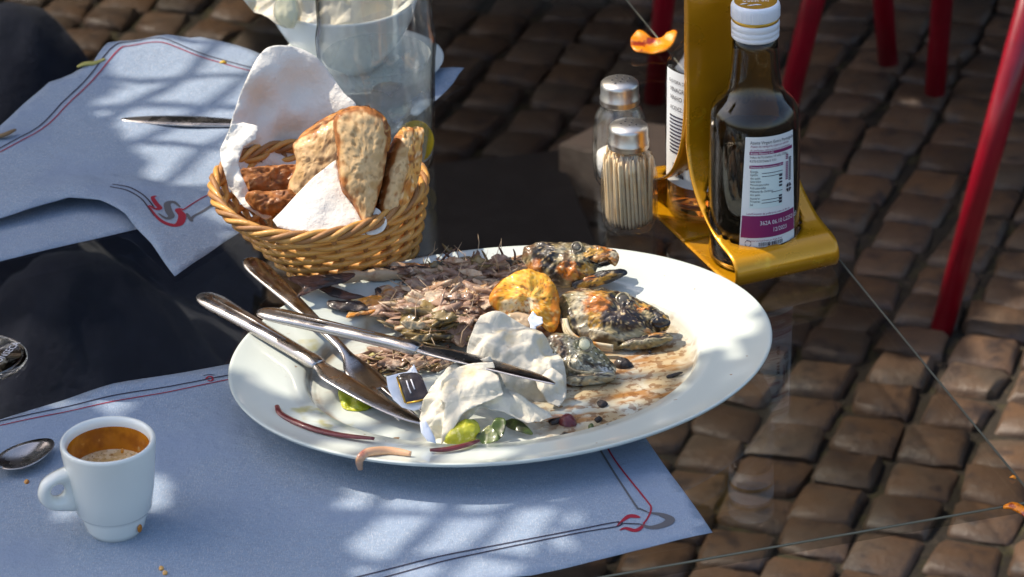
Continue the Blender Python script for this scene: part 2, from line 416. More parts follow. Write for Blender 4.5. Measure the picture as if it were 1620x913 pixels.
M_EYED = mat('eye_rim', (.16, .13, .08), .3, coat=.4, mix=[(200, (.4, .34, .2), .5, .6)])
M_FLESH = mat('fish_flesh', (.33, .20, .13), .5, mix=[(60, (.17, .09, .055), .45, .6), (120, (.60, .44, .31), .54, .66), (200, (.10, .045, .025), .62, .7)], coat=.3, bump=(160, .7, .002), sss=.1)
M_PALEFLESH = mat('pale_flesh', (.54, .41, .27), .5, mix=[(60, (.40, .24, .14), .46, .58), (150, (.20, .10, .05), .58, .68)], coat=.3, bump=(160, .7, .002), sss=.1)
M_BONE = mat('fish_bone', (.52, .37, .22), .45, mix=[(60, (.34, .17, .08), .5, .65)], coat=.3)
M_OLIVESKIN = mat('fish_skin_scrap', (.22, .15, .05), .4, mix=[(60, (.05, .04, .025), .5, .62), (120, (.42, .33, .16), .6, .7)], coat=.5, bump=(140, .7, .002))
M_TAIL = mat('burnt_tail', (.11, .04, .022), .45, mix=[(50, (.03, .02, .018), .48, .6), (70, (.45, .16, .05), .6, .7)], coat=.4, bump=(220, .8, .002, (1, 6, 1)))
M_ICE = mat('ice', (.95, .97, 1), .06, trans=1, ior=1.31, bump=(50, .6, .01))
M_FROST = thin_glass('condensation', (.90, .93, .93), .12, 1.3, haze=(30, .34, .60, .5, (.74, .77, .75)))
M_BARK = mat('tree_bark', (.10, .07, .05), .9, bump=(40, 1, .02))
M_LEAF = mat('tree_leaf', (.05, .09, .025), .5)
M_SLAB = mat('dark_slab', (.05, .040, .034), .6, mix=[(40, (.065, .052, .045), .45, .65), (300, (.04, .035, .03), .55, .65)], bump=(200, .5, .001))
M_SAND = mat('sunlit_sandstone', (.66, .44, .28), .8, mix=[(20, (.38, .24, .15), .45, .7)], bump=(80, .6, .003))  # stone beige lightened in place of sun on the block
M_FOIL = mat('white_wrapper', (.80, .83, .88), .3, coat=.2, bump=(60, .4, .003))
M_CHOC = mat('dark_wrapper', (.028, .018, .014), .22, coat=.5, mix=[(35, (.12, .10, .085), .58, .7)], bump=(90, .4, .002))
M_WALL = mat('facade_plaster', (.085, .075, .062), .9, bump=(20, .5, .01))

def creases(m, scale, strength, dist):
    t = m.node_tree; N = t.nodes; L = t.links; b = N['Principled BSDF']
    tc = N.new('ShaderNodeTexCoord'); n = N.new('ShaderNodeTexNoise'); n.inputs['Scale'].default_value = scale*.8; n.inputs['Detail'].default_value = 2
    L.new(tc.outputs['Object'], n.inputs['Vector']); ad = N.new('ShaderNodeVectorMath'); ad.operation = 'MULTIPLY_ADD'
    ad.inputs[1].default_value = (.012, .012, .012); L.new(n.outputs['Color'], ad.inputs[0]); L.new(tc.outputs['Object'], ad.inputs[2])
    old = b.inputs['Normal'].links[0].from_socket if b.inputs['Normal'].links else None
    for k in (1.0,):
        v = N.new('ShaderNodeTexVoronoi'); v.feature = 'DISTANCE_TO_EDGE'; v.inputs['Scale'].default_value = scale*k; L.new(ad.outputs[0], v.inputs['Vector'])
        bn = N.new('ShaderNodeBump'); bn.inputs['Strength'].default_value = strength; bn.inputs['Distance'].default_value = dist/k; L.new(v.outputs['Distance'], bn.inputs['Height'])
        if old: L.new(old, bn.inputs['Normal'])
        old = bn.outputs[0]
    L.new(old, b.inputs['Normal'])
creases(M_NAPKIN, 42, .55, .011); creases(M_NAPCLEAN, 26, .16, .010)
# ------------------------------------------------------------------ ground
gmb = MB(); gmb.add([(-40, -20, 0), (40, -20, 0), (40, 80, 0), (-40, 80, 0)], [(0, 1, 2, 3)])
ground = gmb.build('ground', M_JOINT, smooth=False); tag(ground, kind='structure')
A_ = R(20); DV = Vector((math.sin(A_), math.cos(A_), 0)); DC = Vector((math.cos(A_), -math.sin(A_), 0))
PW, PL = .0765, .0745
def stone_mesh(k):
    r = random.Random(k); hw, hl = PW/2-.0016-r.uniform(0, .003), PL/2-.0016-r.uniform(0, .004)
    n = 5; vs = []; fs = []
    jit = [(r.uniform(-.007, .007), r.uniform(-.007, .007)) for _ in range(4)]
    for j in range(n):
        for i in range(n):
            a, b = i/(n-1)*2-1, j/(n-1)*2-1
            qa = [-1, -.80, .1, .80, 1][i]; qb = [-1, -.80, -.1, .80, 1][j]
            edge = max(abs(qa), abs(qb)) > .9; corner = abs(qa) > .9 and abs(qb) > .9
            z = (.024 if not edge else (.0155 if corner else .0185)) + r.uniform(-.0020, .0020)
            sx = 1-(r.uniform(.02, .12) if corner else r.uniform(-.02, .05))
            dx = sum(jit[c][0]*wgt for c, wgt in enumerate(((1-a)*(1-b)/4, (1+a)*(1-b)/4, (1-a)*(1+b)/4, (1+a)*(1+b)/4)))
            dy = sum(jit[c][1]*wgt for c, wgt in enumerate(((1-a)*(1-b)/4, (1+a)*(1-b)/4, (1-a)*(1+b)/4, (1+a)*(1+b)/4)))
            vs.append((qa*hw*sx+dx, qb*hl*sx+dy, z))
    fs = [(j*n+i, j*n+i+1, (j+1)*n+i+1, (j+1)*n+i) for j in range(n-1) for i in range(n-1)]
    ring = [i for i in range(n)]+[j*n+n-1 for j in range(1, n)]+[(n-1)*n+i for i in range(n-2, -1, -1)]+[j*n for j in range(n-2, 0, -1)]
    b = len(vs); vs += [(vs[i][0]*1.02, vs[i][1]*1.02, -.02) for i in ring]
    for q in range(len(ring)):
        q2 = (q+1) % len(ring); fs.append((ring[q], b+q, b+q2, ring[q2]))
    return vs, fs
SM = []
for k in range(12):
    mb = MB(); mb.add(*stone_mesh(k)); o = mb.build('cobble', M_STONE, smooth=True); sharp(o, 48); SM.append(o.data); bpy.data.objects.remove(o)
HIDE = [[(0, 680), (360, 590), (450, 720), (820, 740), (1010, 700), (1110, 850), (850, 905), (0, 913)],
        [(380, 600), (420, 520), (650, 420), (900, 410), (1120, 450), (1200, 540), (1100, 650), (820, 720), (480, 690)],
        [(0, 390), (0, 215), (100, 135), (330, 80), (400, 100), (360, 250), (270, 430)],
        [(345, 250), (380, 100), (520, 100), (520, 0), (690, 0), (690, 270), (640, 400), (450, 440)]]
cells = []
org = Vector((0, 3.6, 0))
for i in range(-18, 19):
    off = random.uniform(0, 1)
    for j in range(-24, 25):
        c = org + DC*(i*PW+random.uniform(-.002, .002)+.006*math.sin(j*.35+i)) + DV*((j+off)*PL+random.uniform(-.004, .004))
        cells.append(c)
vis = []
for c in cells:
    px, py = proj(c+Vector((0, 0, .02)))
    ok = -45 < px < 1665 and -25 < py < 940 and not any(inside((px, py), h) for h in HIDE)
    vis.append((0 if ok else 1, (c-CPOS).length, c))
vis.sort(key=lambda q: (q[0], q[1]))
rest = MB(); nc = 0
for bad, d, c in vis:
    k = random.randrange(12)
    mx = Matrix.Translation((c.x, c.y, random.uniform(-.003, .003)-.0135)) @ Matrix.Rotation(-A_+random.uniform(-.06, .06)+(math.pi if random.random() < .5 else 0), 4, 'Z') @ Matrix.Rotation(random.uniform(-.05, .05), 4, 'X') @ Matrix.Rotation(random.uniform(-.05, .05), 4, 'Y')
    if not bad and nc < 296:
        o = bpy.data.objects.new('cobble', SM[k]); COL.objects.link(o); o.parent = ground; o.matrix_basis = mx; nc += 1
    else:
        rest.add([mx @ v.co for v in SM[k].vertices], [tuple(p.vertices) for p in SM[k].polygons])
o = rest.build('cobble_field', M_STONE, ground, merge=False); tag(o, kind='stuff')

# dark smooth slab and pale block let into the paving
def prism(name, pxs, z, zb, m, parent=None, bev=.004):
    pts = [at(x, y, z) for x, y in pxs]; mb = MB(); n = len(pts)
    cx = sum((p for p in pts), Vector())/n
    top = [p+(cx-p).normalized()*bev for p in pts]
    vs = [Vector((p.x, p.y, zb)) for p in pts]+[Vector((p.x, p.y, z-bev)) for p in pts]+top
    fs = [tuple(range(2*n, 3*n))]+[(l*n+i, l*n+(i+1) % n, (l+1)*n+(i+1) % n, (l+1)*n+i) for l in range(2) for i in range(n)]
    mb.add(vs, fs); return mb.build(name, m, parent, smooth=False)
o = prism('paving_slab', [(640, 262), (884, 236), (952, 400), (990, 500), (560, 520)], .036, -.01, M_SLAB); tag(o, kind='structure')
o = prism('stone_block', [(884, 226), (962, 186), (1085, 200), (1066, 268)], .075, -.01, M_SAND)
tag(o, 'pale sandstone block toned as if sunlit on the dark paving behind the two shakers', 'stone')

# ------------------------------------------------------------------ glass table
U = Vector((math.cos(R(14.9)), math.sin(R(14.9)), 0)); V_ = Vector((-U.y, U.x, 0))
CN = at(1640, 790)
tbl = thing('glass_table', 'clear glass table top carrying the plates, seen over the cobbles', 'table', (0, 0, 0))
TW, TD, TH = 1.34, 2.3, .008
cs = [CN, CN+V_*TD, CN+V_*TD-U*TW, CN-U*TW]
mb = MB(); mb.add([Vector((p.x, p.y, T-TH)) for p in cs]+[Vector((p.x, p.y, T)) for p in cs], [(3, 2, 1, 0), (4, 5, 6, 7)]+[(i, (i+1) % 4, (i+1) % 4+4, i+4) for i in range(4)])
mb.build('tabletop', M_TABLEGLASS, tbl, smooth=False)
for a, b in ((0, 1), (3, 0)):
    mb = MB(); mb.tube([cs[a]+Vector((0, 0, -.0012)), cs[b]+Vector((0, 0, -.0012))], .0008, 6); mb.build('edge_glint_strip', M_EDGE, tbl)  # solid tan rod drawn as the highlight along the glass edge
pc = CN-U*.68+V_*1.2
mb = MB(); mb.lathe([(.0, .0), (.25, .0), (.25, .012), (.06, .03), (.04, .05), (.04, T-.05), (.16, T-.03), (.16, T-TH-.001), (0, T-TH-.001)], 40)
mb.build('pedestal', M_BLACK, tbl, mtx=Matrix.Translation((pc.x, pc.y, 0)))

# ------------------------------------------------------------------ placemats
def sheet(name, label, pxs, ctrl, group, wob=.0006):
    a = at(200, 600); n = Vector((0, 0, 1))
    cp = ctrl_px(ctrl, a, n); f0 = idw(cp); cw = crumple(len(pxs), .0011, 9, 5)
    def f(x, y): return max(.0006, f0(x, y)+wob*nz(x, y, 3, 22)+cw(x, y))
    o = relief(name, pxs, a, n, f, M_PAPER, None, .009, .0003)
    tag(o, label, 'placemat', group)
    return o, a, f
def decal(name, stroke, width, a, f, m, parent, k=5, taper=None, close=False, curve=True):
    """a printed line laid on the sheet: a ribbon following the paper"""
    q = [at(x, y) - a for x, y in stroke]; q = [(p.x, p.y) for p in q]
    if curve: q = smooth_open(q, k)
    else:
        o2 = []
        for i in range(len(q)-1):
            s = max(1, int(math.dist(q[i], q[i+1])/.008))
            o2 += [(q[i][0]+(q[i+1][0]-q[i][0])*j/s, q[i][1]+(q[i+1][1]-q[i][1])*j/s) for j in range(s)]
        q = o2+[q[-1]]
    mb = MB(); vs = []; N = len(q)
    for i, p in enumerate(q):
        t = Vector(q[min(i+1, N-1)])-Vector(q[max(i-1, 0)]); t = t.normalized() if t.length else Vector((1, 0)); s = Vector((-t.y, t.x))
        wd = width
        if taper: wd = width*(taper[0]+(1-taper[0])*math.sin(math.pi*min(1, max(0, i/(N-1)))**taper[1]))
        for sg in (-1, 0, 1):
            c = Vector(p)+s*(sg*wd/2); vs.append((a.x+c.x, a.y+c.y, a.z+f(c.x, c.y)+.0005))
    mb.add(vs, [(3*i+j, 3*i+3+j, 3*i+4+j, 3*i+1+j) for i in range(N-1) for j in (0, 1)])
    return mb.build(name, m, parent)
G_PM = 'paper placemats on the glass table'
near, na, nf = sheet('placemat', 'blue paper placemat under the big plate and the coffee cup', [(1127, 850), (1000, 664), (880, 480), (620, 520), (360, 580), (180, 614), (0, 668), (-60, 683), (-40, 960), (300, 975), (570, 930), (700, 926), (840, 913), (1000, 877)],
    [(1127, 850, .004), (1020, 700, .0008), (600, 800, .0008), (150, 760, .0008), (180, 612, .0035), (60, 655, .002), (360, 582, .0016), (840, 913, .001), (980, 882, .002), (600, 940, .001), (300, 640, .001)], G_PM)
dk = dict(a=na, f=nf, parent=near)
decal('border_line', [(-20, 675), (190, 631), (365, 597)], .0012, m=M_INKDARK, curve=False, **dk)
decal('border_line', [(-20, 682), (198, 638), (365, 604)], .0010, m=M_INKRED, curve=False, **dk)
decal('border_line', [(935, 690), (955, 724), (1005, 805), (1012, 811), (1024, 817)], .0014, m=M_INKGREY, k=6, **dk)
decal('border_line', [(950, 690), (972, 730), (1022, 797), (1030, 812), (1024, 828), (1018, 835)], .0012, m=M_INKRED, k=6, **dk)
decal('border_line', [(560, 917), (720, 879), (955, 835), (980, 834), (1012, 836)], .0012, m=M_INKDARK, k=5, **dk)
decal('border_line', [(600, 918), (725, 886), (900, 850), (975, 839), (984, 832)], .0012, m=M_INKDARK, k=5, **dk)
decal('flourish', [(976, 838), (985, 830), (996, 823), (1006, 824), (1013, 826)], .0042, m=M_INKRED, taper=(.15, 1.4), **dk)
decal('flourish', [(980, 845), (990, 842), (1004, 846), (1014, 842), (1020, 834)], .0036, m=M_INKRED, taper=(.15, 1), **dk)
decal('flourish', [(1012, 836), (1030, 842), (1052, 838), (1060, 830), (1046, 822), (1024, 818)], .0062, m=M_INKGREY, taper=(.12, 1), k=8, **dk)
decal('small_mark', [(326, 604), (331, 600), (337, 602), (335, 607), (329, 606)], .0014, m=M_INKRED, **dk)
decal('small_mark', [(322, 599), (330, 597), (340, 598)], .0008, m=M_INKDARK, **dk)

under, ua, uf = sheet('placemat', 'flat shaded placemat lying under the curled placemat at left', [(-40, 424), (100, 392), (215, 365), (330, 338), (420, 318), (300, 250), (-60, 330)],
    [(0, 410, .001), (200, 366, .001), (300, 260, .0007)], G_PM)
far, fa, ff = sheet('placemat', 'blue paper placemat with a curling front corner left of the basket', [(277, 443), (240, 398), (200, 358), (160, 338), (110, 335), (50, 350), (-60, 376), (-60, 262), (0, 206), (78, 133), (150, 112), (172, 90), (250, 72), (318, 63), (396, 82), (480, 110), (560, 210), (470, 315), (380, 373), (330, 407)],
    [(277, 443, .003), (240, 390, .007), (190, 343, .012), (130, 319, .014), (60, 333, .012), (-50, 350, .008), (330, 407, .003), (380, 373, .002), (300, 340, .006), (220, 310, .010), (260, 290, .004), (330, 290, .002), (150, 280, .007), (100, 280, .006), (0, 270, .004), (80, 200, .0015), (78, 133, .002), (172, 90, .012), (250, 72, .009), (318, 63, .003), (250, 130, .002), (300, 200, .001), (400, 200, .0008), (420, 100, .001), (560, 200, .0008), (450, 300, .001)], G_PM, .0012)
dk = dict(a=fa, f=ff, parent=far)
decal('border_line', [(-10, 250), (50, 214), (110, 158), (176, 100), (200, 87), (256, 76), (330, 96), (400, 110)], .0013, m=M_INKDARK, **dk)
decal('border_line', [(-10, 256), (54, 219), (116, 163), (184, 104), (206, 92), (256, 82), (330, 101), (400, 116)], .0012, m=M_INKRED, **dk)
decal('border_line', [(180, 312), (205, 316), (228, 327), (240, 338), (246, 346)], .0014, m=M_INKDARK, **dk)
decal('border_line', [(176, 317), (202, 321), (224, 333), (236, 346), (246, 357)], .0014, m=M_INKDARK, **dk)
decal('flourish', [(249, 326), (243, 329), (248, 337), (254, 343), (247, 346), (238, 342)], .0042, m=M_INKRED, taper=(.25, 1), **dk)
decal('flourish', [(236, 343), (252, 360), (270, 368), (284, 366), (289, 352), (282, 343), (290, 342)], .0060, m=M_INKRED, taper=(.22, 1.3), k=8, **dk)
decal('flourish', [(286, 339), (276, 332), (266, 335), (268, 346), (272, 354), (264, 358), (252, 352)], .0055, m=M_INKGREY, taper=(.2, 1), k=8, **dk)
decal('border_line', [(289, 344), (320, 325), (352, 306), (380, 290)], .0014, m=M_INKRED, curve=False, **dk)
decal('border_line', [(303, 358), (308, 352), (325, 343), (356, 322), (390, 300)], .0024, m=M_INKGREY, **dk)
decal('flourish', [(296, 348), (302, 357), (305, 361)], .003, m=M_INKGREY, taper=(.4, 1), **dk)
third, ta, tf_ = sheet('placemat', 'paper placemat corner poking out behind the tall glass', [(735, 122), (700, 156), (660, 190), (560, 160), (520, 120), (620, 112)],
    [(735, 122, .008), (690, 140, .003), (600, 140, .001)], G_PM)

# ------------------------------------------------------------------ platter
PO = Vector((-.0078, 1.921, T+.0016)); PR = R(16)
pl = thing('oval_platter', 'large white oval platter holding the fish remains', 'plate', PO, PR)
SA, SB = .1838, .1468
prof = [(0, .0062), (.45, .0062), (.672, .0064), (.705, .0076), (.718, .0118), (.732, .0158), (.80, .0180), (.90, .0208), (.965, .0232), (.985, .0246), (.996, .0250), (1.0, .0243), (.996, .0226), (.97, .0200), (.80, .0140), (.70, .008), (.62, .0012), (.60, 0), (.56, 0), (.55, .002), (0, .003)]
mp = bpy.data.materials.new('stained_china'); mp.use_nodes = True
t_ = mp.node_tree; N_ = t_.nodes; L_ = t_.links; b_ = N_['Principled BSDF']; b_.inputs['Roughness'].default_value = .14; b_.inputs['Coat Weight'].default_value = .3
tc_ = N_.new('ShaderNodeTexCoord'); sx_ = N_.new('ShaderNodeSeparateXYZ'); L_.new(tc_.outputs['Object'], sx_.inputs[0])
def mth(op, a, b=None, c=None):
    n = N_.new('ShaderNodeMath'); n.operation = op
    for i, q in enumerate((a, b, c)):
        if q is None: continue
        if isinstance(q, (int, float)): n.inputs[i].default_value = q
        else: L_.new(q, n.inputs[i])
    return n.outputs[0]
def sst(v, lo, hi):
    n = N_.new('ShaderNodeMapRange'); n.interpolation_type = 'SMOOTHSTEP'; n.inputs['From Min'].default_value = lo; n.inputs['From Max'].default_value = hi
    L_.new(v, n.inputs['Value']); return n.outputs[0]
def pn(scale, det=5, st=(1, 1, 1)):
    mpg = N_.new('ShaderNodeMapping'); mpg.inputs['Scale'].default_value = st; L_.new(tc_.outputs['Object'], mpg.inputs[0])
    n = N_.new('ShaderNodeTexNoise'); n.inputs['Scale'].default_value = scale; n.inputs['Detail'].default_value = det; L_.new(mpg.outputs[0], n.inputs['Vector']); return n.outputs['Fac']
X_, Y_ = sx_.outputs[0], sx_.outputs[1]
rad_ = mth('SQRT', mth('ADD', mth('POWER', mth('DIVIDE', X_, SA), 2), mth('POWER', mth('DIVIDE', Y_, SB), 2)))
well = mth('SUBTRACT', 1, sst(rad_, .66, .75))
rightside = sst(mth('SUBTRACT', X_, mth('MULTIPLY', Y_, .25)), -.02, .05)
grime = mth('MULTIPLY', mth('MULTIPLY', well, rightside), sst(pn(26, 6), .36, .60))
smear = mth('MULTIPLY', mth('MULTIPLY', well, sst(pn(60, 5, (.5, 1.6, 1)), .5, .66)), mth('ADD', mth('MULTIPLY', rightside, .8), .2))
speckle = mth('MULTIPLY', mth('MULTIPLY', well, rightside), mth('MULTIPLY', sst(pn(170, 4), .50, .585), sst(pn(30, 3), .36, .54)))
drops = mth('MULTIPLY', sst(pn(95, 2), .71, .75), mth('SUBTRACT', 1, sst(rad_, .90, .97)))
oliv = mth('MULTIPLY', mth('MULTIPLY', sst(pn(34, 3), .60, .70), mth('SUBTRACT', 1, sst(X_, -.07, -.02))), mth('SUBTRACT', 1, sst(rad_, .80, .9)))
ring_ = mth('MULTIPLY', mth('MULTIPLY', sst(rad_, .66, .69), mth('SUBTRACT', 1, sst(rad_, .71, .735))), sst(pn(40, 4), .42, .62))
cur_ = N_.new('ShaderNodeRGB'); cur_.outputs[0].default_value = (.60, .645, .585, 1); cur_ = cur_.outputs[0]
for fac, colr, k_ in ((grime, (.46, .32, .14), .82), (smear, (.36, .16, .04), .9), (speckle, (.20, .085, .03), .7), (ring_, (.26, .17, .08), .8), (oliv, (.46, .40, .06), .7), (drops, (.25, .12, .03), .9)):
    mx_ = N_.new('ShaderNodeMix'); mx_.data_type = 'RGBA'; L_.new(mth('MULTIPLY', fac, k_), mx_.inputs[0]); L_.new(cur_, mx_.inputs[6]); mx_.inputs[7].default_value = (*colr, 1); cur_ = mx_.outputs[2]
L_.new(cur_, b_.inputs['Base Color'])
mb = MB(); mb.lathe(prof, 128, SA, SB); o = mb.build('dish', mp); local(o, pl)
PZ = T+.0016+.0066                         # surface of the platter's well

# ------------------------------------------------------------------ fish
def along(p0, p1, k): return [p0.lerp(p1, i/(k-1)) for i in range(k)]
def at_ctr(px, py, z): return at(px, py, z)
def eye(parent, px, py, anchor, n, r, off, white=True):
    c = onplane(px, py, anchor, n)+n*off
    e1, e2, nn = basis(n); mx = Matrix.Translation(c) @ Matrix((e1, e2, nn)).transposed().to_4x4()
    mb = MB(); mb.lathe([(r*1.5, -.004), (r*1.45, -.0004), (r*1.28, .0004), (r*1.05, .0003), (r*.9, -.001)], 20); rim = mb.build('eye_rim', M_EYED, parent, mtx=mx)
    k_ = 1 if white else .35; mb = MB(); mb.lathe([(r, -.001), (r*.92, .0010*k_), (r*.6, .0022*k_), (r*.25, .0027*k_), (0, .0028*k_)], 20); mb.build('eyeball', M_EYEW if white else M_EYEDULL, parent, mtx=mx)
def flakes(mb, n, cx, cy, rx, ry, z0, zr, smin, smax, r, lean=.7, elong=3.0):
    for _ in range(n):
        while True:
            a, b = r.uniform(-1, 1), r.uniform(-1, 1)
            if a*a+b*b < 1: break
        z = PZ+z0+zr*r.random()*(1-(a*a+b*b))
        c = at(cx+a*rx, cy+b*ry, z)
        d = (Vector((1, .12, 0))*r.choice((-1, 1))*.9+Vector((r.uniform(-1, 1), r.uniform(-1, 1), r.uniform(-lean, lean)))).normalized()
        s = d.cross(Vector((r.uniform(-1, 1), r.uniform(-1, 1), r.uniform(.2, 1.4)))).normalized(); up = d.cross(s)
        L = r.uniform(smin, smax); W = L/r.uniform(elong*.6, elong*1.4); h = W*r.uniform(.1, .35)
        m = 4; vs = []
        for i in range(m+1):
            t = i/m; wd = W*math.sin(math.pi*(.12+.82*t))*r.uniform(.75, 1.15); p = c+d*(L*(t-.5))+up*(h*math.sin(math.pi*t))
            vs += [p-s*wd*.5, p+up*wd*.18, p+s*wd*.5, p-up*wd*.1]
        fs = []
        for i in range(m):
            for q in range(4): fs.append((4*i+q, 4*i+(q+1) % 4, 4*i+4+(q+1) % 4, 4*i+4+q))
        fs += [(3, 2, 1, 0), (4*m, 4*m+1, 4*m+2, 4*m+3)]
        mb.add(vs, fs)
    return mb
def needles(mb, n, cx, cy, rx, ry, z0, zr, l0, l1, r, rad=.0003, upness=.8):
    for _ in range(n):
        a, b = r.gauss(0, .45), r.gauss(0, .45); c = at(cx+a*rx, cy+b*ry, PZ+z0+zr*r.random())
        d = Vector((r.uniform(-1, 1), r.uniform(-1, 1), r.uniform(-.1, upness))).normalized(); L = r.uniform(l0, l1)
        k = Vector((r.uniform(-1, 1), r.uniform(-1, 1), r.uniform(-1, 1)))*L*.15
        mb.tube([c, c+d*L*.5+k, c+d*L], [rad, rad*.9, rad*.3], 4)
    return mb
def lumps(mb, n, cx, cy, rx, ry, z0, zr, s0, s1, r):
    bm = bmesh.new(); bmesh.ops.create_icosphere(bm, subdivisions=2, radius=1); V0 = [v.co.copy() for v in bm.verts]; F0 = [tuple(v.index for v in f.verts) for f in bm.faces]; bm.free()
    for _ in range(n):
        while True:
            a, b = r.uniform(-1, 1), r.uniform(-1, 1)
            if a*a+b*b < 1: break
        c = at(cx+a*rx, cy+b*ry, PZ+z0+zr*r.random()*(1-(a*a+b*b))); s = r.uniform(s0, s1); sd = r.uniform(0, 99)
        m = Matrix.Rotation(r.gauss(.1, .5), 3, 'Z') @ Matrix.Rotation(r.gauss(0, .35), 3, 'Y') @ Matrix.Rotation(r.uniform(0, 6), 3, 'X')
        vs = []
        for v in V0:
            p = Vector((v.x*2.7, v.y*.72, v.z*.42)); p *= 1+.45*noise.noise(v*1.6+Vector((sd, 0, 0)))+.18*noise.noise(v*4+Vector((0, sd, 0)))
            vs.append(c+m @ (p*s))
        mb.add(vs, F0)
    return mb
rf = random.Random(21)

FLS = ((170, .10, (.56, .34, .17), .8, .0006), (330, .16, (.12, .05, .02), .9, -.0012), (520, .2, (.72, .52, .30), .8, .0006), (260, .26, (.50, .20, .03), .7))
# --- fish one: the upper skeleton, tail at the far left of the platter
f1 = thing('grilled_fish', 'picked grilled fish at the rear of the platter with charred gaping head', 'fish', at(700, 440, PZ), 0, 'grilled fish left on the platter')
bone = smooth_open([at(505, 447, T+.034), at(560, 437, T+.030), at(640, 434, T+.026), at(720, 428, T+.024), at(790, 418, T+.022), at(850, 410, T+.022)], 5)
mb = MB(); mb.tube(bone, [.0020+.0012*abs(math.sin(i*2.1)) for i in range(len(bone))], 8, flat=1.6); mb.build('backbone', M_BONE, f1)
o = pillow('flesh', [(560, 428), (620, 424), (700, 420), (780, 420), (850, 415), (850, 450), (770, 455), (690, 462), (610, 455), (560, 447), (505, 452), (500, 442)], at(680, 445, T+.017), facing(72), .008, .007, M_SKIN, f1, rough=.005, rs=110, k=10, rings=16)
paint(o, at(680, 445, T+.017), facing(72), (.36, .20, .12), [(560, 440, 40, 12, 0, (.40, .17, .05), .8), (690, 440, 50, 10, 0, (.52, .34, .24), .7)], FLS, 8, 31, tone=.8)
o = pillow('burnt_back', [(545, 430), (600, 423), (660, 421), (720, 427), (700, 431), (620, 431), (560, 437)], at(630, 429, T+.026), facing(60), .002, .002, M_CHARSKIN, f1, rough=.002, rs=130)
pillow('tail_fin', [(560, 432), (545, 446), (500, 458), (470, 470), (478, 455), (455, 440), (500, 436)], at(520, 447, T+.036), facing(70), .0014, .0014, M_TAIL, f1, rough=.0015, rs=120)
mb = MB()
lumps(mb, 75, 700, 432, 135, 18, .010, .010, .0028, .0058, rf); flakes(mb, 34, 700, 430, 130, 20, .010, .010, .009, .020, rf, .35, 2.6); o = mb.build('flesh_flakes', M_FLESH, f1, merge=False); tag(o, kind='stuff')
mb = MB(); lumps(mb, 22, 700, 430, 130, 18, .014, .008, .0024, .0046, rf); flakes(mb, 12, 690, 432, 130, 18, .014, .008, .008, .020, rf, .35, 3.2); o = mb.build('pale_flakes', M_PALEFLESH, f1, merge=False); tag(o, kind='stuff')
mb = MB(); flakes(mb, 30, 740, 420, 90, 20, .012, .012, .008, .024, rf, .6, 4.5); o = mb.build('skin_scraps', M_OLIVESKIN, f1, merge=False); tag(o, kind='stuff')
mb = MB(); needles(mb, 34, 735, 425, 75, 20, .012, .008, .008, .02, rf, .00035, 1.3); o = mb.build('fine_bones', M_BONE, f1, merge=False); tag(o, kind='stuff')
for sp in ([(690, 425, .014), (705, 405, .022), (722, 393, .028)], [(742, 428, .014), (748, 408, .022), (750, 397, .027)], [(775, 425, .014), (768, 406, .022), (762, 396, .028)], [(800, 420, .014), (795, 402, .022), (788, 389, .029)], [(722, 424, .015), (712, 408, .020), (700, 398, .026)], [(812, 418, .015), (815, 404, .021), (812, 394, .026)]):
    mb = MB(); p = [at(x, y, PZ+z) for x, y, z in sp]; mb.tube(smooth_open(p, 4), [.0016, .0015, .0014, .0012, .0011, .001, .0008, .0006, .0004], 5, flat=.5); mb.build('fin_spine', M_OLIVESKIN if sp[0][0] % 2 else M_TAIL, f1)
for q in range(9):
    x = 590+q*27; p0 = at(x, 434-q*1.2, T+.027); p1 = at(x+14+rf.uniform(-8, 8), 452+rf.uniform(-4, 6), T+.016)
    mb = MB(); mb.tube([p0, p0.lerp(p1, .5)+Vector((0, -.002, .003)), p1], [.0007, .0006, .0003], 5); mb.build('rib', M_BONE, f1)
BLK, DKB, BRN, ORG, YEL, PAL, OLV, SIL = (.016, .013, .013), (.06, .03, .018), (.20, .085, .025), (.86, .25, .010), (.92, .48, .06), (.74, .64, .42), (.24, .20, .075), (.50, .46, .34)
SPK = ((420, .30, (.05, .028, .016), .75, -.0003), (900, .34, (.016, .012, .01), .9), (640, .36, (.80, .58, .28), .6))
an = at(895, 452, PZ+.0145); n1 = facing(50, -6)
o = pillow('head', [(826, 402), (835, 390), (870, 384), (920, 386), (958, 392), (975, 398), (978, 412), (968, 417), (948, 422), (942, 434), (950, 442), (930, 448), (890, 455), (858, 447), (838, 432)], an, n1, .013, .009, M_SKIN, f1, rough=.003, rs=120, k=10, rings=28, power=.7)
h1 = o
paint(o, an, n1, (.46, .36, .17), [(833, 394, 14, 16, 0, BRN, .9), (880, 388, 60, 5, 4, DKB, .85), (862, 410, 20, 24, 0, BLK, 1, .0012), (882, 437, 14, 9, 20, BLK, .9), (845, 430, 12, 14, 0, ORG, .7), (891, 406, 5, 20, 8, PAL, .9, .0010), (904, 436, 22, 10, 5, ORG, 1, .0012), (930, 433, 16, 9, 0, YEL, .9), (920, 428, 7, 4, 0, BLK, .9), (941, 408, 17, 8, -20, YEL, .9), (960, 398, 16, 6, 0, ORG, .95), (914, 401, 15, 13, 0, OLV, .9, .0008), (913, 402, 9, 8, 0, DKB, .9, -.0016), (908, 410, 9, 3, 10, PAL, .9), (952, 418, 18, 7, -10, BLK, 1, -.003), (971, 402, 7, 5, 0, BLK, .9), (898, 420, 8, 12, 0, BRN, .8), (925, 446, 26, 4, -8, YEL, .7), (870, 447, 20, 5, 10, DKB, .8)], SPK, 6, 1, tone=.60)
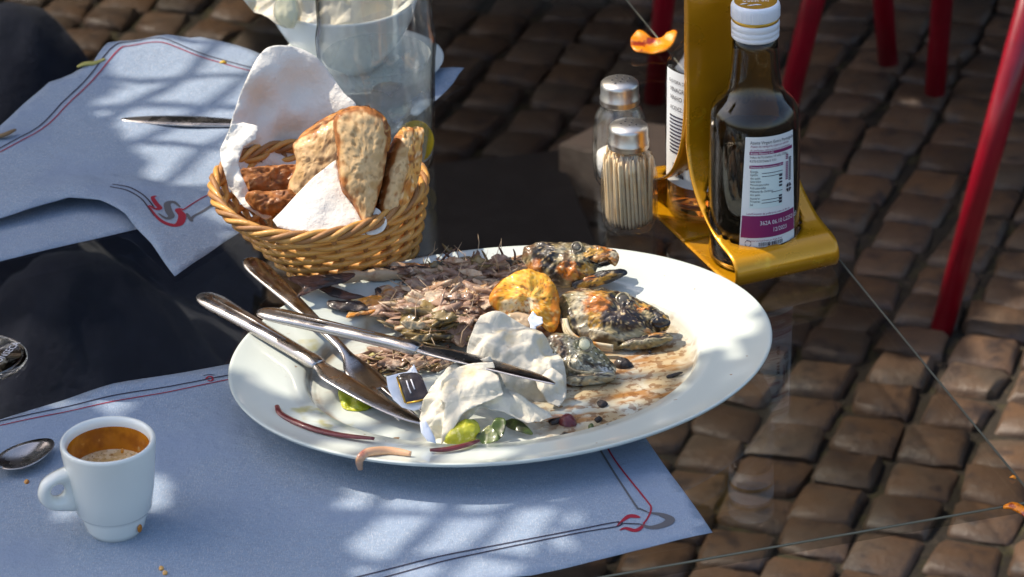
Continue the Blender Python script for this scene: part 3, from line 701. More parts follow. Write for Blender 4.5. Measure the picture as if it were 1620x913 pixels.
o = pillow('lower_jaw', [(925, 440), (942, 432), (968, 427), (988, 426), (991, 434), (972, 444), (945, 452), (915, 458), (905, 448)], an+n1*.003, n1, .005, .004, M_SKIN, f1, rough=.0012, rs=120, k=7, rings=9)
paint(o, an, n1, (.025, .018, .016), [(945, 450, 34, 3.5, -18, YEL, .9), (930, 446, 12, 5, 0, ORG, .7)], SPK[1:], 4, 2, tone=.60)
o = pillow('upper_jaw', [(930, 408), (955, 399), (976, 399), (979, 412), (972, 421), (966, 410), (945, 416)], an+n1*.0085, n1, .004, .004, M_SKIN, f1, rough=.0012, rs=140, k=7, rings=8)
paint(o, an, n1, (.62, .24, .03), [(972, 410, 5, 9, 0, PAL, .9), (966, 403, 6, 5, 0, BLK, .9), (945, 406, 10, 4, -15, YEL, .9)], SPK, 4, 3, tone=.60)
eye(h1, 914, 401, an, n1, .0030, .0118, False)

def flaps(parent, spots, seed):
    q = random.Random(seed)
    for x, y, z, sz, m in spots:
        k = q.randint(6, 8); a0 = q.uniform(0, 6)
        sz *= .8; poly = [(x+1.25*sz*q.uniform(.45, 1.25)*math.cos(a0+i*6.283/k), y+.42*sz*q.uniform(.4, 1.3)*math.sin(a0+i*6.283/k)) for i in range(k)]
        cr = crumple(seed+int(x), .006, 150, 5)
        o = relief('skin_flap', poly, at(x, y+sz*.4, PZ+z), facing(q.uniform(35, 80), q.uniform(-40, 40)), cr, m, parent, .0016, .0008, 4, False)
flaps(f1, [(640, 428, .020, 20, M_FLESH), (690, 420, .020, 18, M_OLIVESKIN), (720, 412, .024, 20, M_PALEFLESH), (755, 412, .024, 18, M_OLIVESKIN), (790, 408, .022, 20, M_FLESH), (815, 415, .02, 16, M_FISH1), (665, 440, .018, 22, M_FLESH), (745, 432, .02, 22, M_PALEFLESH)], 5)

# --- fish two: front skeleton and the big golden head
f2 = thing('grilled_fish', 'picked grilled fish across the platter middle with golden brown pointed head', 'fish', at(720, 500, PZ), 0, 'grilled fish left on the platter')
o = pillow('flesh', [(590, 470), (660, 452), (740, 452), (800, 462), (850, 490), (890, 500), (890, 540), (820, 560), (750, 550), (690, 540), (640, 505), (590, 490)], at(740, 515, T+.012), facing(74), .012, .006, M_SKIN, f2, rough=.0075, rs=95, k=12, rings=22)
paint(o, at(740, 515, T+.012), facing(74), (.38, .21, .12), [(660, 470, 40, 14, 0, (.46, .30, .20), .7), (700, 500, 60, 16, 0, (.30, .16, .07), .8), (740, 470, 40, 12, 0, (.56, .38, .27), .7), (690, 530, 50, 16, 0, (.16, .11, .04), .8)], FLS, 9, 32, tone=.8)
pillow('tail_stalk', [(600, 468), (620, 478), (600, 492), (570, 497), (545, 492), (550, 478)], at(580, 485, T+.022), facing(70), .004, .004, M_FISH2, f2, rough=.002, rs=120)
pillow('tail_fin', [(570, 478), (585, 490), (560, 492), (522, 487), (520, 476), (545, 476)], at(550, 484, T+.025), facing(70), .0018, .0018, M_CHARSKIN, f2, rough=.0015, rs=130)
pillow('tail_fin', [(580, 470), (570, 474), (535, 472), (505, 458), (500, 449), (530, 455), (560, 466)], at(540, 463, T+.028), facing(70), .0016, .0016, M_TAIL, f2, rough=.0012, rs=120)
pillow('tail_fin', [(590, 485), (596, 494), (572, 498), (552, 503), (548, 500), (560, 490)], at(570, 495, T+.022), facing(70), .0014, .0014, M_FISH2, f2, rough=.0012, rs=120)
pillow('belly_skin', [(632, 505), (645, 488), (680, 478), (715, 490), (720, 515), (700, 540), (660, 545), (636, 528)], at(680, 520, T+.020), facing(68), .009, .006, M_OLIVESKIN, f2, rough=.005, rs=90, rings=7)
pillow('flesh_chunk', [(696, 505), (720, 502), (748, 515), (752, 535), (730, 548), (712, 535)], at(725, 530, T+.022), facing(62, 12), .006, .005, M_FLESH, f2, rough=.003, rs=140)
mb = MB(); lumps(mb, 110, 715, 482, 105, 40, .012, .016, .003, .0066, rf); lumps(mb, 40, 640, 568, 75, 22, .002, .004, .0018, .0035, rf); flakes(mb, 40, 715, 485, 108, 40, .012, .018, .009, .026, rf, .4, 4.0); flakes(mb, 30, 640, 565, 80, 25, .002, .004, .006, .015, rf, .2, 3); o = mb.build('flesh_flakes', M_FLESH, f2, merge=False); tag(o, kind='stuff')
mb = MB(); lumps(mb, 36, 722, 476, 100, 36, .016, .016, .0026, .0054, rf); flakes(mb, 26, 725, 480, 100, 38, .016, .018, .009, .026, rf, .45, 5.0); flakes(mb, 26, 640, 570, 70, 22, .003, .004, .006, .015, rf, .2, 3); o = mb.build('pale_flakes', M_PALEFLESH, f2, merge=False); tag(o, kind='stuff')
mb = MB(); flakes(mb, 40, 700, 490, 100, 45, .012, .014, .008, .020, rf, .5, 3.2); o = mb.build('charred_flakes', M_CHARSKIN, f2, merge=False); tag(o, kind='stuff')
mb = MB(); lumps(mb, 30, 690, 505, 75, 36, .014, .012, .003, .006, rf); flakes(mb, 30, 690, 505, 80, 40, .012, .012, .008, .022, rf, .5, 4); flakes(mb, 35, 640, 575, 70, 22, .003, .004, .006, .014, rf, .2, 4); o = mb.build('skin_scraps', M_OLIVESKIN, f2, merge=False); tag(o, kind='stuff')
mb = MB(); needles(mb, 46, 700, 490, 110, 50, .012, .014, .010, .028, rf, .00035, .7); needles(mb, 14, 650, 580, 80, 20, .003, .004, .01, .02, rf, .0003, .2); o = mb.build('fine_bones', M_BONE, f2, merge=False); tag(o, kind='stuff')
flaps(f2, [(650, 485, .024, 24, M_FLESH), (690, 470, .026, 26, M_PALEFLESH), (730, 470, .026, 26, M_FLESH), (765, 480, .024, 22, M_PALEFLESH), (700, 500, .028, 26, M_OLIVESKIN), (655, 515, .026, 24, M_FISH1), (740, 505, .026, 22, M_FLESH), (670, 535, .02, 24, M_OLIVESKIN), (620, 575, .006, 22, M_FLESH), (665, 575, .006, 22, M_PALEFLESH), (775, 505, .024, 20, M_FLESH)], 6)
bp = smooth_open([at(618, 566, PZ+.004), at(640, 505, T+.028), at(700, 500, T+.034)], 6)
mb = MB(); bq = smooth_open([at(625, 520, T+.026), at(665, 512, T+.030), at(705, 506, T+.030), at(720, 500, T+.03)], 5); mb.tube(bq, .0022, 7, flat=.6); mb.build('backbone', M_BONE, f2)
for q in range(8):
    x = 655+q*17; p0 = at(x, 470+rf.uniform(-6, 6), T+.03); p1 = at(x+rf.uniform(-25, 25), 500+rf.uniform(-8, 12), T+.024)
    mb = MB(); mb.tube([p0, p0.lerp(p1, .5)+Vector((0, -.002, .004)), p1], [.0008, .0007, .0003], 5); mb.build('rib', M_BONE, f2)
an = at(975, 552, PZ+.001); n2 = facing(56, 4)
o = pillow('head', [(884, 478), (900, 462), (940, 458), (985, 464), (1020, 480), (1050, 497), (1060, 505), (1057, 519), (1044, 524), (1034, 527), (1040, 547), (985, 553), (935, 550), (905, 535), (888, 510)], an, n2, .015, .009, M_SKIN, f2, rough=.003, rs=110, k=10, rings=30, power=.7)
h2 = o
paint(o, an, n2, (.50, .40, .19), [(893, 490, 12, 26, 0, OLV, .8), (918, 498, 13, 28, -6, PAL, .95, .0012), (908, 520, 5, 26, -20, DKB, .8, -.001), (945, 498, 22, 30, 0, ORG, .95, .0014), (955, 478, 18, 10, 10, (.72, .33, .03), .95), (940, 518, 16, 10, 20, YEL, .95), (938, 533, 26, 5, 18, PAL, .95, .001), (918, 464, 26, 6, -6, BRN, .9), (950, 462, 30, 6, 8, BLK, .9), (1000, 474, 40, 5, 22, DKB, .9), (984, 486, 23, 15, 10, DKB, 1, .001), (984, 488, 12, 8, 0, BLK, 1, -.0016), (968, 478, 10, 4, 20, OLV, .8), (990, 478, 8, 3, 10, YEL, .7), (986, 518, 36, 17, 4, (.05, .032, .03), 1, .001), (972, 510, 10, 5, 20, (.13, .10, .09), .8), (1018, 500, 15, 5, -4, ORG, 1, .0014), (1012, 489, 12, 5, 20, YEL, .85), (1042, 506, 18, 10, 20, BLK, 1), (1051, 517, 9, 6, 0, YEL, .9), (1028, 524, 18, 4, 0, DKB, .9, -.002), (1036, 535, 20, 5, -6, (.78, .34, .09), .95), (985, 543, 50, 3, 3, PAL, .8, .0008), (985, 548, 55, 2.5, 2, DKB, .8, -.001), (990, 551, 8, 4, 0, ORG, .9)], SPK, 6, 4, tone=.60)
o = pillow('lower_jaw', [(985, 542), (1010, 533), (1035, 528), (1060, 529), (1064, 537), (1045, 547), (1010, 553), (980, 552)], an+n2*.004, n2, .006, .004, M_SKIN, f2, rough=.0012, rs=140, k=7, rings=9)
paint(o, an, n2, (.34, .28, .12), [(1036, 534, 22, 5, -4, (.78, .34, .09), .95), (1020, 544, 40, 3, -6, DKB, .9, -.0008), (1055, 533, 9, 5, 0, BRN, .8), (1010, 549, 30, 2.5, -4, PAL, .7)], SPK, 4, 5, tone=.60)
o = pillow('burnt_snout', [(1018, 497), (1034, 492), (1056, 503), (1059, 513), (1042, 518), (1026, 512)], an+n2*.0075, n2, .005, .004, M_SKIN, f2, rough=.0014, rs=150, k=7, rings=8)
paint(o, an, n2, (.02, .016, .016), [(1054, 511, 6, 6, 0, YEL, .8), (1028, 503, 10, 2.5, 20, (.10, .09, .09), .8)], SPK[1:], 4, 6, tone=.60)
eye(h2, 985, 487, an, n2, .0040, .0124, False)
for k_ in range(3):
    mb = MB(); mb.tube(smooth_open([an*0+onplane(x, y, an+n2*(.0105-.002*k_), n2) for x, y in ((895-k_*3, 505), (902-k_*2, 525+k_*3), (925, 540+k_*4), (970, 548+k_*3))], 6), .0014, 6); mb.build('gill_edge', M_GILL, f2)

# --- fish three: the small silver head in front
f3 = thing('fish_head', 'small silver fish head with pale round eye beside the crumpled napkin', 'fish', at(925, 600, PZ), 0)
an = at(925, 606, PZ+.001); n3 = facing(56, 4)
o = pillow('head', [(858, 545), (874, 528), (900, 530), (930, 541), (955, 559), (972, 577), (974, 592), (965, 601), (935, 606), (900, 606), (880, 592), (866, 570)], an, n3, .012, .008, M_SKIN, f3, rough=.0022, rs=130, k=10, rings=26, power=.7)
h3 = o
paint(o, an, n3, (.40, .35, .19), [(869, 538, 12, 12, 0, BLK, .85), (884, 554, 9, 24, -18, (.36, .20, .10), .85, .0008), (893, 566, 4, 26, -12, DKB, .85, -.001), (906, 562, 8, 22, -10, SIL, .8), (922, 556, 17, 15, 0, (.20, .19, .07), .95, .0008), (946, 560, 14, 6, 38, (.55, .48, .20), .9), (955, 574, 14, 8, 35, OLV, .8), (906, 586, 24, 7, 14, PAL, .95, .001), (930, 580, 12, 6, 10, (.10, .09, .06), .8), (942, 586, 26, 3, 2, DKB, .8, -.0012), (940, 594, 34, 5, 0, SIL, .9), (955, 592, 10, 3, 0, (.86, .86, .84), .95), (968, 584, 6, 8, 20, BLK, .9), (900, 598, 26, 3, 6, DKB, .7), (912, 546, 16, 3, 24, DKB, .7)], ((800, .22, (.03, .028, .02), .9), (640, .30, (.78, .74, .56), .8)), 5, 7, tone=.60)  # near-white stroke by the mouth is a highlight painted into the skin
o = pillow('lower_jaw', [(892, 600), (920, 594), (960, 591), (975, 594), (968, 602), (940, 608), (905, 610)], an+n3*.003, n3, .0058, .004, M_SKIN, f3, rough=.0008, rs=150, k=7, rings=8)
paint(o, an, n3, (.56, .50, .32), [(945, 595, 16, 2.5, 0, (.86, .86, .86), .9), (930, 602, 40, 2, -2, DKB, .9, -.0006), (900, 605, 12, 5, 0, PAL, .8)], SPK, 3, 8, tone=.60)  # white lip stroke repeats the painted highlight
eye(h3, 923, 557, an, n3, .0043, .0112)
mb = MB(); mb.tube(smooth_open([onplane(x, y, an+n3*.0108, n3) for x, y in ((897, 548), (903, 565), (900, 580), (915, 588), (940, 590))], 5), .0009, 6); mb.build('cheek_fold', M_EYED, f3)

# toast, napkins, wrapper, lemon, onion and scraps
ta_ = at(835, 505, T+.028); tn_ = facing(48, 4)
o = pillow('toast_piece', [(775, 476), (782, 456), (802, 438), (832, 428), (860, 434), (878, 452), (886, 480), (884, 512), (868, 524), (850, 508), (832, 494), (808, 500), (790, 496)], ta_, tn_, .009, .005, M_TOASTED, rough=.0035, rs=75, k=9, rings=18, power=.4)
paint(o, ta_, tn_, (.74, .33, .02), [(830, 445, 40, 10, 0, (.80, .43, .04), .9), (835, 470, 30, 12, 0, (.82, .46, .08), .8), (780, 478, 8, 20, 20, (.55, .17, .008), .9), (830, 462, 10, 3, 0, (.16, .05, .01), .8, -.0015), (808, 490, 18, 10, 0, (.80, .62, .34), .9), (838, 488, 14, 7, -20, (.86, .72, .45), .9), (880, 495, 9, 30, 0, (.62, .18, .006), .9), (868, 462, 8, 10, 0, (.70, .26, .012), .9), (862, 480, 4, 4, 0, (.2, .06, .01), .8, -.001)], ((600, .22, (.58, .18, .01), .8), (1000, .38, (.18, .06, .01), .9), (500, .32, (.92, .62, .2), .7)), 6, 11)
tag(o, 'golden fried bread piece leaning between the two big fish heads', 'bread')
o = pillow('potato_bit', [(800, 500), (820, 494), (845, 502), (848, 524), (825, 528), (803, 518)], at(825, 520, T+.026), facing(50), .004, .004, M_BONE, rough=.002, rs=130); tag(o, 'pale crumbly scrap under the golden fried bread', 'food scrap')
o = relief('paper_scrap', [(835, 505), (843, 492), (850, 500), (858, 502), (859, 512), (848, 517), (847, 527), (837, 526), (839, 515)], at(847, 510, T+.040), facing(50), crumple(5, .002, 160), M_FOIL, None, .0012, .0002); tag(o, 'tiny white paper scrap stuck on the golden fried bread', 'paper scrap')

a_ = at(815, 600, T+.012); n_ = Vector((0, 0, 1))
def facets(seed, amp, freq):
    def f(x, y):
        wx, wy = x+.006*nz(x, y, seed, 45), y+.006*nz(y, x, seed+3, 45)
        d = noise.voronoi(Vector((wx*freq, wy*freq, seed*1.7)))[0]; return amp*(1.1*(d[1]-d[0])-.5+.5*(d[2]-d[1]))
    return f
def draped(name, label, pxs, ctrl, m, amp, seed, freq, step=.0024, curve=True, anchor=None, n=None, cat='napkin', group=None, parent=None):
    a2 = anchor or a_; n2_ = n or n_; g = idw(ctrl_px(ctrl, a2, n2_)); c1 = crumple(seed, amp, freq, 4); c2 = crumple(seed+50, amp*.42, freq*2.3, 5); c3 = facets(seed, amp*.8, freq*1.15); c4 = facets(seed+20, amp*.3, freq*3); cr = lambda x, y: 1.15*c1(x, y)+.8*c2(x, y)+.5*c3(x, y)+.5*c4(x, y)
    o = relief(name, pxs, a2, n2_, lambda x, y: g(x, y)+cr(x, y), m, parent, step, .0003, 4, curve)
    if label: tag(o, label, cat, group)
    return o
nn = facing(60)
na_ = at(820, 640, T+.010)
draped('paper_napkin', 'crumpled white paper napkin under the knife tip against the small fish head', [(738, 560), (748, 530), (760, 503), (785, 500), (815, 512), (848, 532), (875, 556), (892, 590), (896, 625), (886, 645), (868, 655), (830, 648), (780, 615), (752, 590)],
       [(738, 560, .004), (760, 503, .003), (815, 512, .004), (875, 556, .003), (896, 625, .002), (868, 655, .0), (780, 560, .017), (830, 560, .020), (860, 600, .018), (800, 600, .014), (770, 530, .012), (830, 645, .004), (752, 590, .006)], M_NAPKIN, .0085, 3, 52, .0013, True, at(820, 600, T+.016), facing(55, 8), group='used napkins on the platter')
draped('paper_napkin', 'crumpled white paper napkin over the lemon at the platter front', [(664, 664), (672, 640), (690, 606), (715, 584), (745, 577), (778, 574), (788, 592), (802, 620), (840, 640), (868, 652), (874, 660), (836, 672), (800, 660), (764, 656), (742, 672), (716, 690), (698, 704), (684, 700), (670, 682)],
       [(664, 664, .003), (690, 606, .004), (745, 577, .006), (778, 574, .010), (800, 620, .010), (868, 655, .001), (764, 656, .012), (698, 704, .0), (716, 680, .009), (720, 630, .017), (755, 620, .018), (700, 660, .010), (830, 660, .004)], M_NAPKIN, .0085, 8, 50, .0013, False, at(740, 680, T+.012), facing(55, -8), group='used napkins on the platter')
flp = [(700, 604), (722, 588), (750, 580), (781, 577), (790, 602), (797, 626), (776, 638), (756, 648), (735, 662), (716, 684), (698, 703), (701, 672), (706, 645), (692, 630)]
lown = bpy.data.objects['paper_napkin.001']
draped('folded_flap', None, flp, [(700, 604, .002), (781, 577, .004), (797, 626, .003), (698, 703, .001), (735, 640, .008), (760, 605, .009)], M_NAPKIN, .0045, 71, 45, .0013, False, at(740, 680, T+.012)+facing(55, -8)*.011, facing(55, -8), parent=lown)
upn = bpy.data.objects['paper_napkin']
draped('folded_flap', None, [(842, 588), (868, 584), (890, 600), (895, 630), (884, 646), (866, 640), (850, 620)], [(842, 588, .002), (895, 630, .001), (868, 610, .008)], M_NAPKIN, .004, 75, 60, .0012, False, at(820, 600, T+.016)+facing(55, 8)*.012, facing(55, 8), parent=upn)
o = pillow('lemon_wedge', [(702, 698), (712, 680), (735, 664), (756, 668), (758, 688), (742, 700), (720, 704)], at(730, 698, PZ+.004), facing(50), .007, .006, M_LEMON, rough=.0015, rs=150); tag(o, 'yellow green lemon wedge peeking from under the front napkin', 'lemon')
o = pillow('lemon_piece', [(536, 616), (552, 610), (572, 622), (590, 640), (574, 650), (548, 648), (538, 636)], at(562, 634, PZ+.002), facing(80), .003, .002, M_LEMON, rough=.002, rs=170); tag(o, 'squashed yellow green lemon pulp beside the knife blade at left', 'lemon')
o = relief('wrapper_strip', [(664, 668), (674, 666), (688, 692), (690, 702), (676, 698), (666, 684)], at(676, 690, T+.024), facing(50), crumple(9, .003, 90), M_FOIL, None, .0018, .0002); tag(o, 'torn white wrapper strip at the left end of the front napkin', 'wrapper')
for lf, (poly, lab) in enumerate((([(770, 690), (785, 664), (800, 668), (796, 690), (782, 700)], 'dark green salad shred beside the lemon wedge'), ([(796, 668), (815, 664), (838, 682), (842, 690), (820, 688)], 'dark curled salad shred right of the front napkin'), ([(752, 694), (775, 676), (790, 700), (770, 704)], 'olive salad shred at the platter front edge'))):
    o = draped('salad_shred', lab, poly, [(poly[0][0], poly[0][1], .001), (poly[2][0], poly[2][1], .004)], M_GREEN, .004, 30+lf, 60, .0014, True, at(poly[0][0], poly[0][1], PZ+.006), facing(60), 'salad', 'salad shreds on the platter')
def strip(name, label, pts, r_, m, cat, group=None, flat=.6):
    p = [at(x, y, z) for x, y, z in pts]; q = smooth_open(p, 7); mb = MB(); N = len(q)
    rr = [r_*(.35+.65*math.sin(math.pi*min(.96, max(.06, i/(N-1))))**.5) for i in range(N)]
    mb.tube(q, rr, 9, flat=flat); o = mb.build(name, m); tag(o, label, cat, group); return o
RZ = T+.0016
G_ON = 'red onion strips on the platter rim'
strip('onion_strip', 'long dark red onion strip curving along the platter left rim', [(438, 642, RZ+.022), (446, 656, RZ+.021), (480, 673, RZ+.0215), (530, 687, RZ+.0215), (592, 694, RZ+.022)], .0026, M_ONION, 'onion', G_ON)
strip('onion_strip', 'purple onion strip in front of the lemon wedge', [(680, 712, RZ+.022), (705, 711, RZ+.0215), (730, 706, RZ+.021), (758, 697, RZ+.019)], .0024, M_ONION, 'onion', G_ON)
strip('onion_strip', 'pale brown onion strip hanging over the platter front rim', [(570, 742, RZ+.012), (569, 728, RZ+.024), (582, 716, RZ+.0262), (615, 713, RZ+.0235), (650, 718, RZ+.0235)], .0030, M_ONIONPALE, 'onion', G_ON)
def bit(pts, lab, m, h=.002):
    cx = sum(p[0] for p in pts)/len(pts); cy = sum(p[1] for p in pts)/len(pts)
    o = pillow('food_crumb', pts, at(cx, cy, PZ+.001), facing(75), h, .001, m, rough=.0008, rs=300, rings=4); return tag(o, lab, 'crumb', 'burnt crumbs on the platter')
bit([(972, 572), (984, 568), (998, 573), (1000, 580), (985, 584), (973, 580)], 'largest black crumb right of the small fish head', M_CHAR, .004)
bit([(884, 664), (896, 656), (908, 660), (912, 672), (898, 676), (886, 672)], 'dark purple olive skin right of the front napkin', M_ONION, .004)
bit([(868, 664), (886, 660), (888, 668), (872, 672)], 'thin black crumb beside the purple olive skin', M_CHAR)
bit([(884, 692), (892, 685), (905, 688), (903, 694), (890, 697)], 'flat black crumb near the front rim below the olive skin', M_CHAR)
bit([(944, 636), (955, 634), (962, 640), (950, 645)], 'brown triangular crumb in the platter well', M_CHAR)
bit([(1054, 595), (1066, 592), (1078, 588), (1079, 591), (1066, 596), (1056, 598)], 'thin black sliver at the right of the well', M_CHAR, .0012)
bit([(940, 664), (948, 660), (953, 663), (946, 668)], 'small brown crumb between olive skin and well edge', M_CHAR)
bit([(1006, 653), (1018, 650), (1026, 654), (1014, 658)], 'dark crumb on the front right edge of the well', M_CHAR)
bit([(930, 675), (936, 671), (940, 676), (934, 681)], 'tiny dark green crumb below the purple olive skin', M_GREEN)
bit([(1025, 556), (1028, 554), (1031, 557), (1027, 559)], 'tiny black speck under the golden fish snout', M_CHAR, .001)
strip('skin_strip', 'brown strip of fish skin trailing right from the front napkin', [(846, 668, PZ+.003), (862, 662, PZ+.004), (885, 658, PZ+.003), (900, 660, PZ+.002)], .0018, M_ONIONPALE, 'food scrap')

# sugar wrapper on the fork
wr = thing('chocolate_wrapper', 'torn white wrapper with dark brown printed square between fork and napkin', 'wrapper', at(647, 620, T+.02))
an = at(647, 625, T+.026); n4 = facing(52, -6)
relief('paper', [(611, 596), (630, 591), (644, 588), (655, 577), (662, 592), (672, 605), (681, 633), (668, 646), (655, 650), (636, 645), (622, 632), (614, 615)], an, n4, crumple(14, .0022, 70), M_FOIL, wr, .0018, .0003)
pillow('printed_square', [(628, 596), (645, 590), (664, 592), (673, 610), (679, 631), (660, 635), (642, 638), (635, 620)], an+n4*.002, n4, .0018, .001, M_CHOC, wr, rough=.0008, rs=150, k=3)
for y0 in (0, 1):
    mb = MB(); pts = [onplane(x, y, an+n4*.0041, n4) for x, y in ([(643, 602), (646, 612), (650, 622)] if y0 else [(650, 600), (653, 608), (656, 616)])]; mb.tube(pts, .0005, 5, flat=.5); mb.build('printed_line', M_WHITEINK, wr)
mb = MB(); mb.tube([onplane(x, y, an+n4*.003, n4) for x, y in ((628, 597), (635, 619), (641, 637))], .0007, 5); mb.build('gold_edge', M_GOLD, wr)
mb = MB(); mb.tube([onplane(x, y, an+n4*.003, n4) for x, y in ((643, 638), (660, 635), (677, 631))], .0007, 5); mb.build('gold_edge', M_GOLD, wr)

# ------------------------------------------------------------------ cutlery
def frame(p0, p1, roll=0):
    x = (p1-p0).normalized(); z = Vector((0, 0, 1)); y = z.cross(x).normalized(); z = x.cross(y)
    m = Matrix((x, y, z)).transposed().to_4x4(); return Matrix.Translation(p0) @ m @ Matrix.Rotation(roll, 4, 'X')
def flatbar(stations, n=10):
    """stations: (x, y centre, half width, half thickness, z)"""
    mb = MB(); vs = []
    for x, yc, hw, ht, z in stations:
        for k in range(n):
            th = 2*math.pi*k/n; c, s = math.cos(th), math.sin(th)
            vs.append((x, yc+hw*(abs(c)**.75)*(1 if c > 0 else -1), z+ht*(abs(s)**.75)*(1 if s > 0 else -1)))
    m = len(stations)
    mb.add(vs, [(i*n+k, i*n+(k+1) % n, (i+1)*n+(k+1) % n, (i+1)*n+k) for i in range(m-1) for k in range(n)]+[tuple(range(n-1, -1, -1)), tuple((m-1)*n+k for k in range(n))])
    return mb
def dense(st, k=4): return smooth_open(st, k)
def knife(label, p0, p1, group, flip=1, roll=0):
    L = (p1-p0).length; q = L/.215
    root = thing('table_knife', label, 'knife', p0, 0, group); mx = frame(p0, p1, roll)
    o = flatbar(dense([(0, 0, .003, .0012, 0), (.003*q, 0, .0075, .0022, 0), (.014*q, 0, .0102, .0030, 0), (.035*q, 0, .0088, .0034, 0), (.070*q, 0, .0066, .0038, 0), (.100*q, 0, .0058, .0040, 0), (.112*q, 0, .0066, .0042, 0), (.118*q, 0, .0062, .0028, 0)])).build('handle', M_STEEL, root, mtx=mx)
    e = flip
    flatbar(dense([(.116*q, 0, .0052, .0020, 0), (.124*q, e*.001, .0070, .0014, 0), (.135*q, e*.003, .0098, .0011, 0), (.165*q, e*.0025, .0095, .0010, 0), (.190*q, e*.001, .0078, .0009, 0), (.205*q, -e*.001, .0050, .0008, 0), (.213*q, -e*.003, .0022, .0007, 0), (.215*q, -e*.0035, .0006, .0004, 0)])).build('blade', M_STEEL, root, mtx=mx)
    mb = MB(); mb.tube([mx @ Vector((.012*q, 0, .0031)), mx @ Vector((.05*q, 0, .0038)), mx @ Vector((.085*q, 0, .0040))], [.0008, .0006, .0003], 6, flat=.6); mb.build('handle_ridge', M_STEEL, root)
    return root
G_K = 'used steel cutlery'
knife('steel table knife with its handle over the platter left rim, blade under the wrapper', at(318, 466, T+.0335), at(668, 674, T+.0135), G_K, -1, R(-8))
knife('steel table knife lying across the other cutlery, tip on the crumpled napkin', at(410, 492, T+.047), at(882, 605, T+.044), G_K, 1, R(-10))
p0, p1 = at(393, 409, T+.037), at(652, 664, T+.012); L = (p1-p0).length; q = L/.205
fk = thing('table_fork', 'steel fork under both knives with its handle in front of the basket', 'fork', p0, 0, G_K); mx = frame(p0, p1, R(-6))
flatbar(dense([(0, 0, .003, .001, 0), (.003*q, 0, .0068, .0014, 0), (.015*q, 0, .0092, .0016, 0), (.05*q, 0, .0074, .0018, .001), (.09*q, 0, .0046, .002, .002), (.115*q, 0, .0036, .0022, .0015), (.128*q, 0, .0048, .0018, 0), (.142*q, 0, .0110, .0012, -.002), (.160*q, 0, .0122, .0011, -.002), (.166*q, 0, .0120, .0010, -.0015)])).build('handle', M_STEEL, fk, mtx=mx)
for k_ in range(4):
    y = (k_-1.5)*.0068
    flatbar(dense([(.163*q, y, .0022, .0010, -.0015), (.185*q, y, .0016, .0009, 0), (.205*q, y*.96, .0006, .0006, .002)])).build('tine', M_STEEL, fk, mtx=mx)
p0, p1 = at(192, 189, T+.0035), at(400, 196, T+.0035); d_ = (p1-p0).normalized()
kr = thing('table_knife', 'steel knife on the curled placemat, half hidden behind the basket', 'knife', p0, 0, G_K); mx = frame(p0, p0+d_*.2)
flatbar(dense([(0, 0, .001, .0006, 0), (.006, 0, .0040, .0010, 0), (.03, .001, .0084, .0012, 0), (.06, .001, .0092, .0014, 0), (.088, 0, .0066, .0016, 0), (.092, 0, .005, .0018, 0)])).build('blade', M_STEEL, kr, mtx=mx)
flatbar(dense([(.091, 0, .005, .002, 0), (.10, 0, .0056, .003, 0), (.15, 0, .007, .003, 0), (.19, 0, .009, .0026, 0), (.2, 0, .004, .0012, 0)])).build('handle', M_STEEL, kr, mtx=mx)
# coffee spoon
c0 = at(42, 727, T+.004); s1 = at(-60, 782, T+.004)
sp = thing('coffee_spoon', 'small dark steel spoon beside the espresso cup', 'spoon', c0); e1_ = (c0-s1).normalized(); e2_ = Vector((0, 0, 1)).cross(e1_).normalized()
mb = MB(); vs = []; n = 28; RG = 6
for r_ in range(RG+1):
    s = r_/RG
    for k in range(n):
        th = 2*math.pi*k/n; a, b = math.cos(th), math.sin(th)
        lx = .0225*s*a; ly = .0135*s*b*(1-.18*a); z = -.0045*(1-s*s)+.0045
        vs.append(c0+e1_*lx+e2_*ly+Vector((0, 0, z)))
mb.add(vs, [(i*n+k, i*n+(k+1) % n, (i+1)*n+(k+1) % n, (i+1)*n+k) for i in range(RG) for k in range(n)]); solid(mb.build('bowl', M_STEEL, sp), .0009)
mb = MB(); mb.tube(smooth_open([c0-e1_*.021+Vector((0, 0, .0045)), c0-e1_*.03+Vector((0, 0, .006)), c0-e1_*.06+Vector((0, 0, .006)), c0-e1_*.11+Vector((0, 0, .003))], 5), .0024, 8, flat=.6); mb.build('handle', M_STEEL, sp)

# ------------------------------------------------------------------ espresso cup
cc = at(184, 839); cup = thing('espresso_cup', 'white espresso cup with coffee dregs and a round handle', 'cup', cc)
co = [(0, .0015), (.0115, .0012), (.0138, 0), (.0162, .0008), (.0188, .005), (.0210, .0125), (.0216, .0146), (.0228, .0153), (.0238, .0165), (.0262, .030), (.0281, .044), (.0294, .0575), (.0292, .0592), (.0282, .0600), (.0270, .0596), (.0256, .058), (.0254, .054)]
ci = [(.0254, .0545), (.0246, .045), (.0226, .032), (.0205, .0262), (.0, .0262)]
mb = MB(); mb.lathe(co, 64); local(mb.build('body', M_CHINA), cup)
mb = MB(); mb.lathe(ci[:-1], 64); local(mb.build('coffee_film', M_COFFEESTAIN), cup)
mb = MB(); mb.lathe([(0, .0392), (.008, .0390), (.0165, .0393), (.0230, .0399), (.0239, .0406)], 48); local(mb.build('coffee_dregs', M_COFFEE), cup)
hd = Vector((-.93, -.36, 0)).normalized(); hn = Vector((0, 0, 1)).cross(hd)
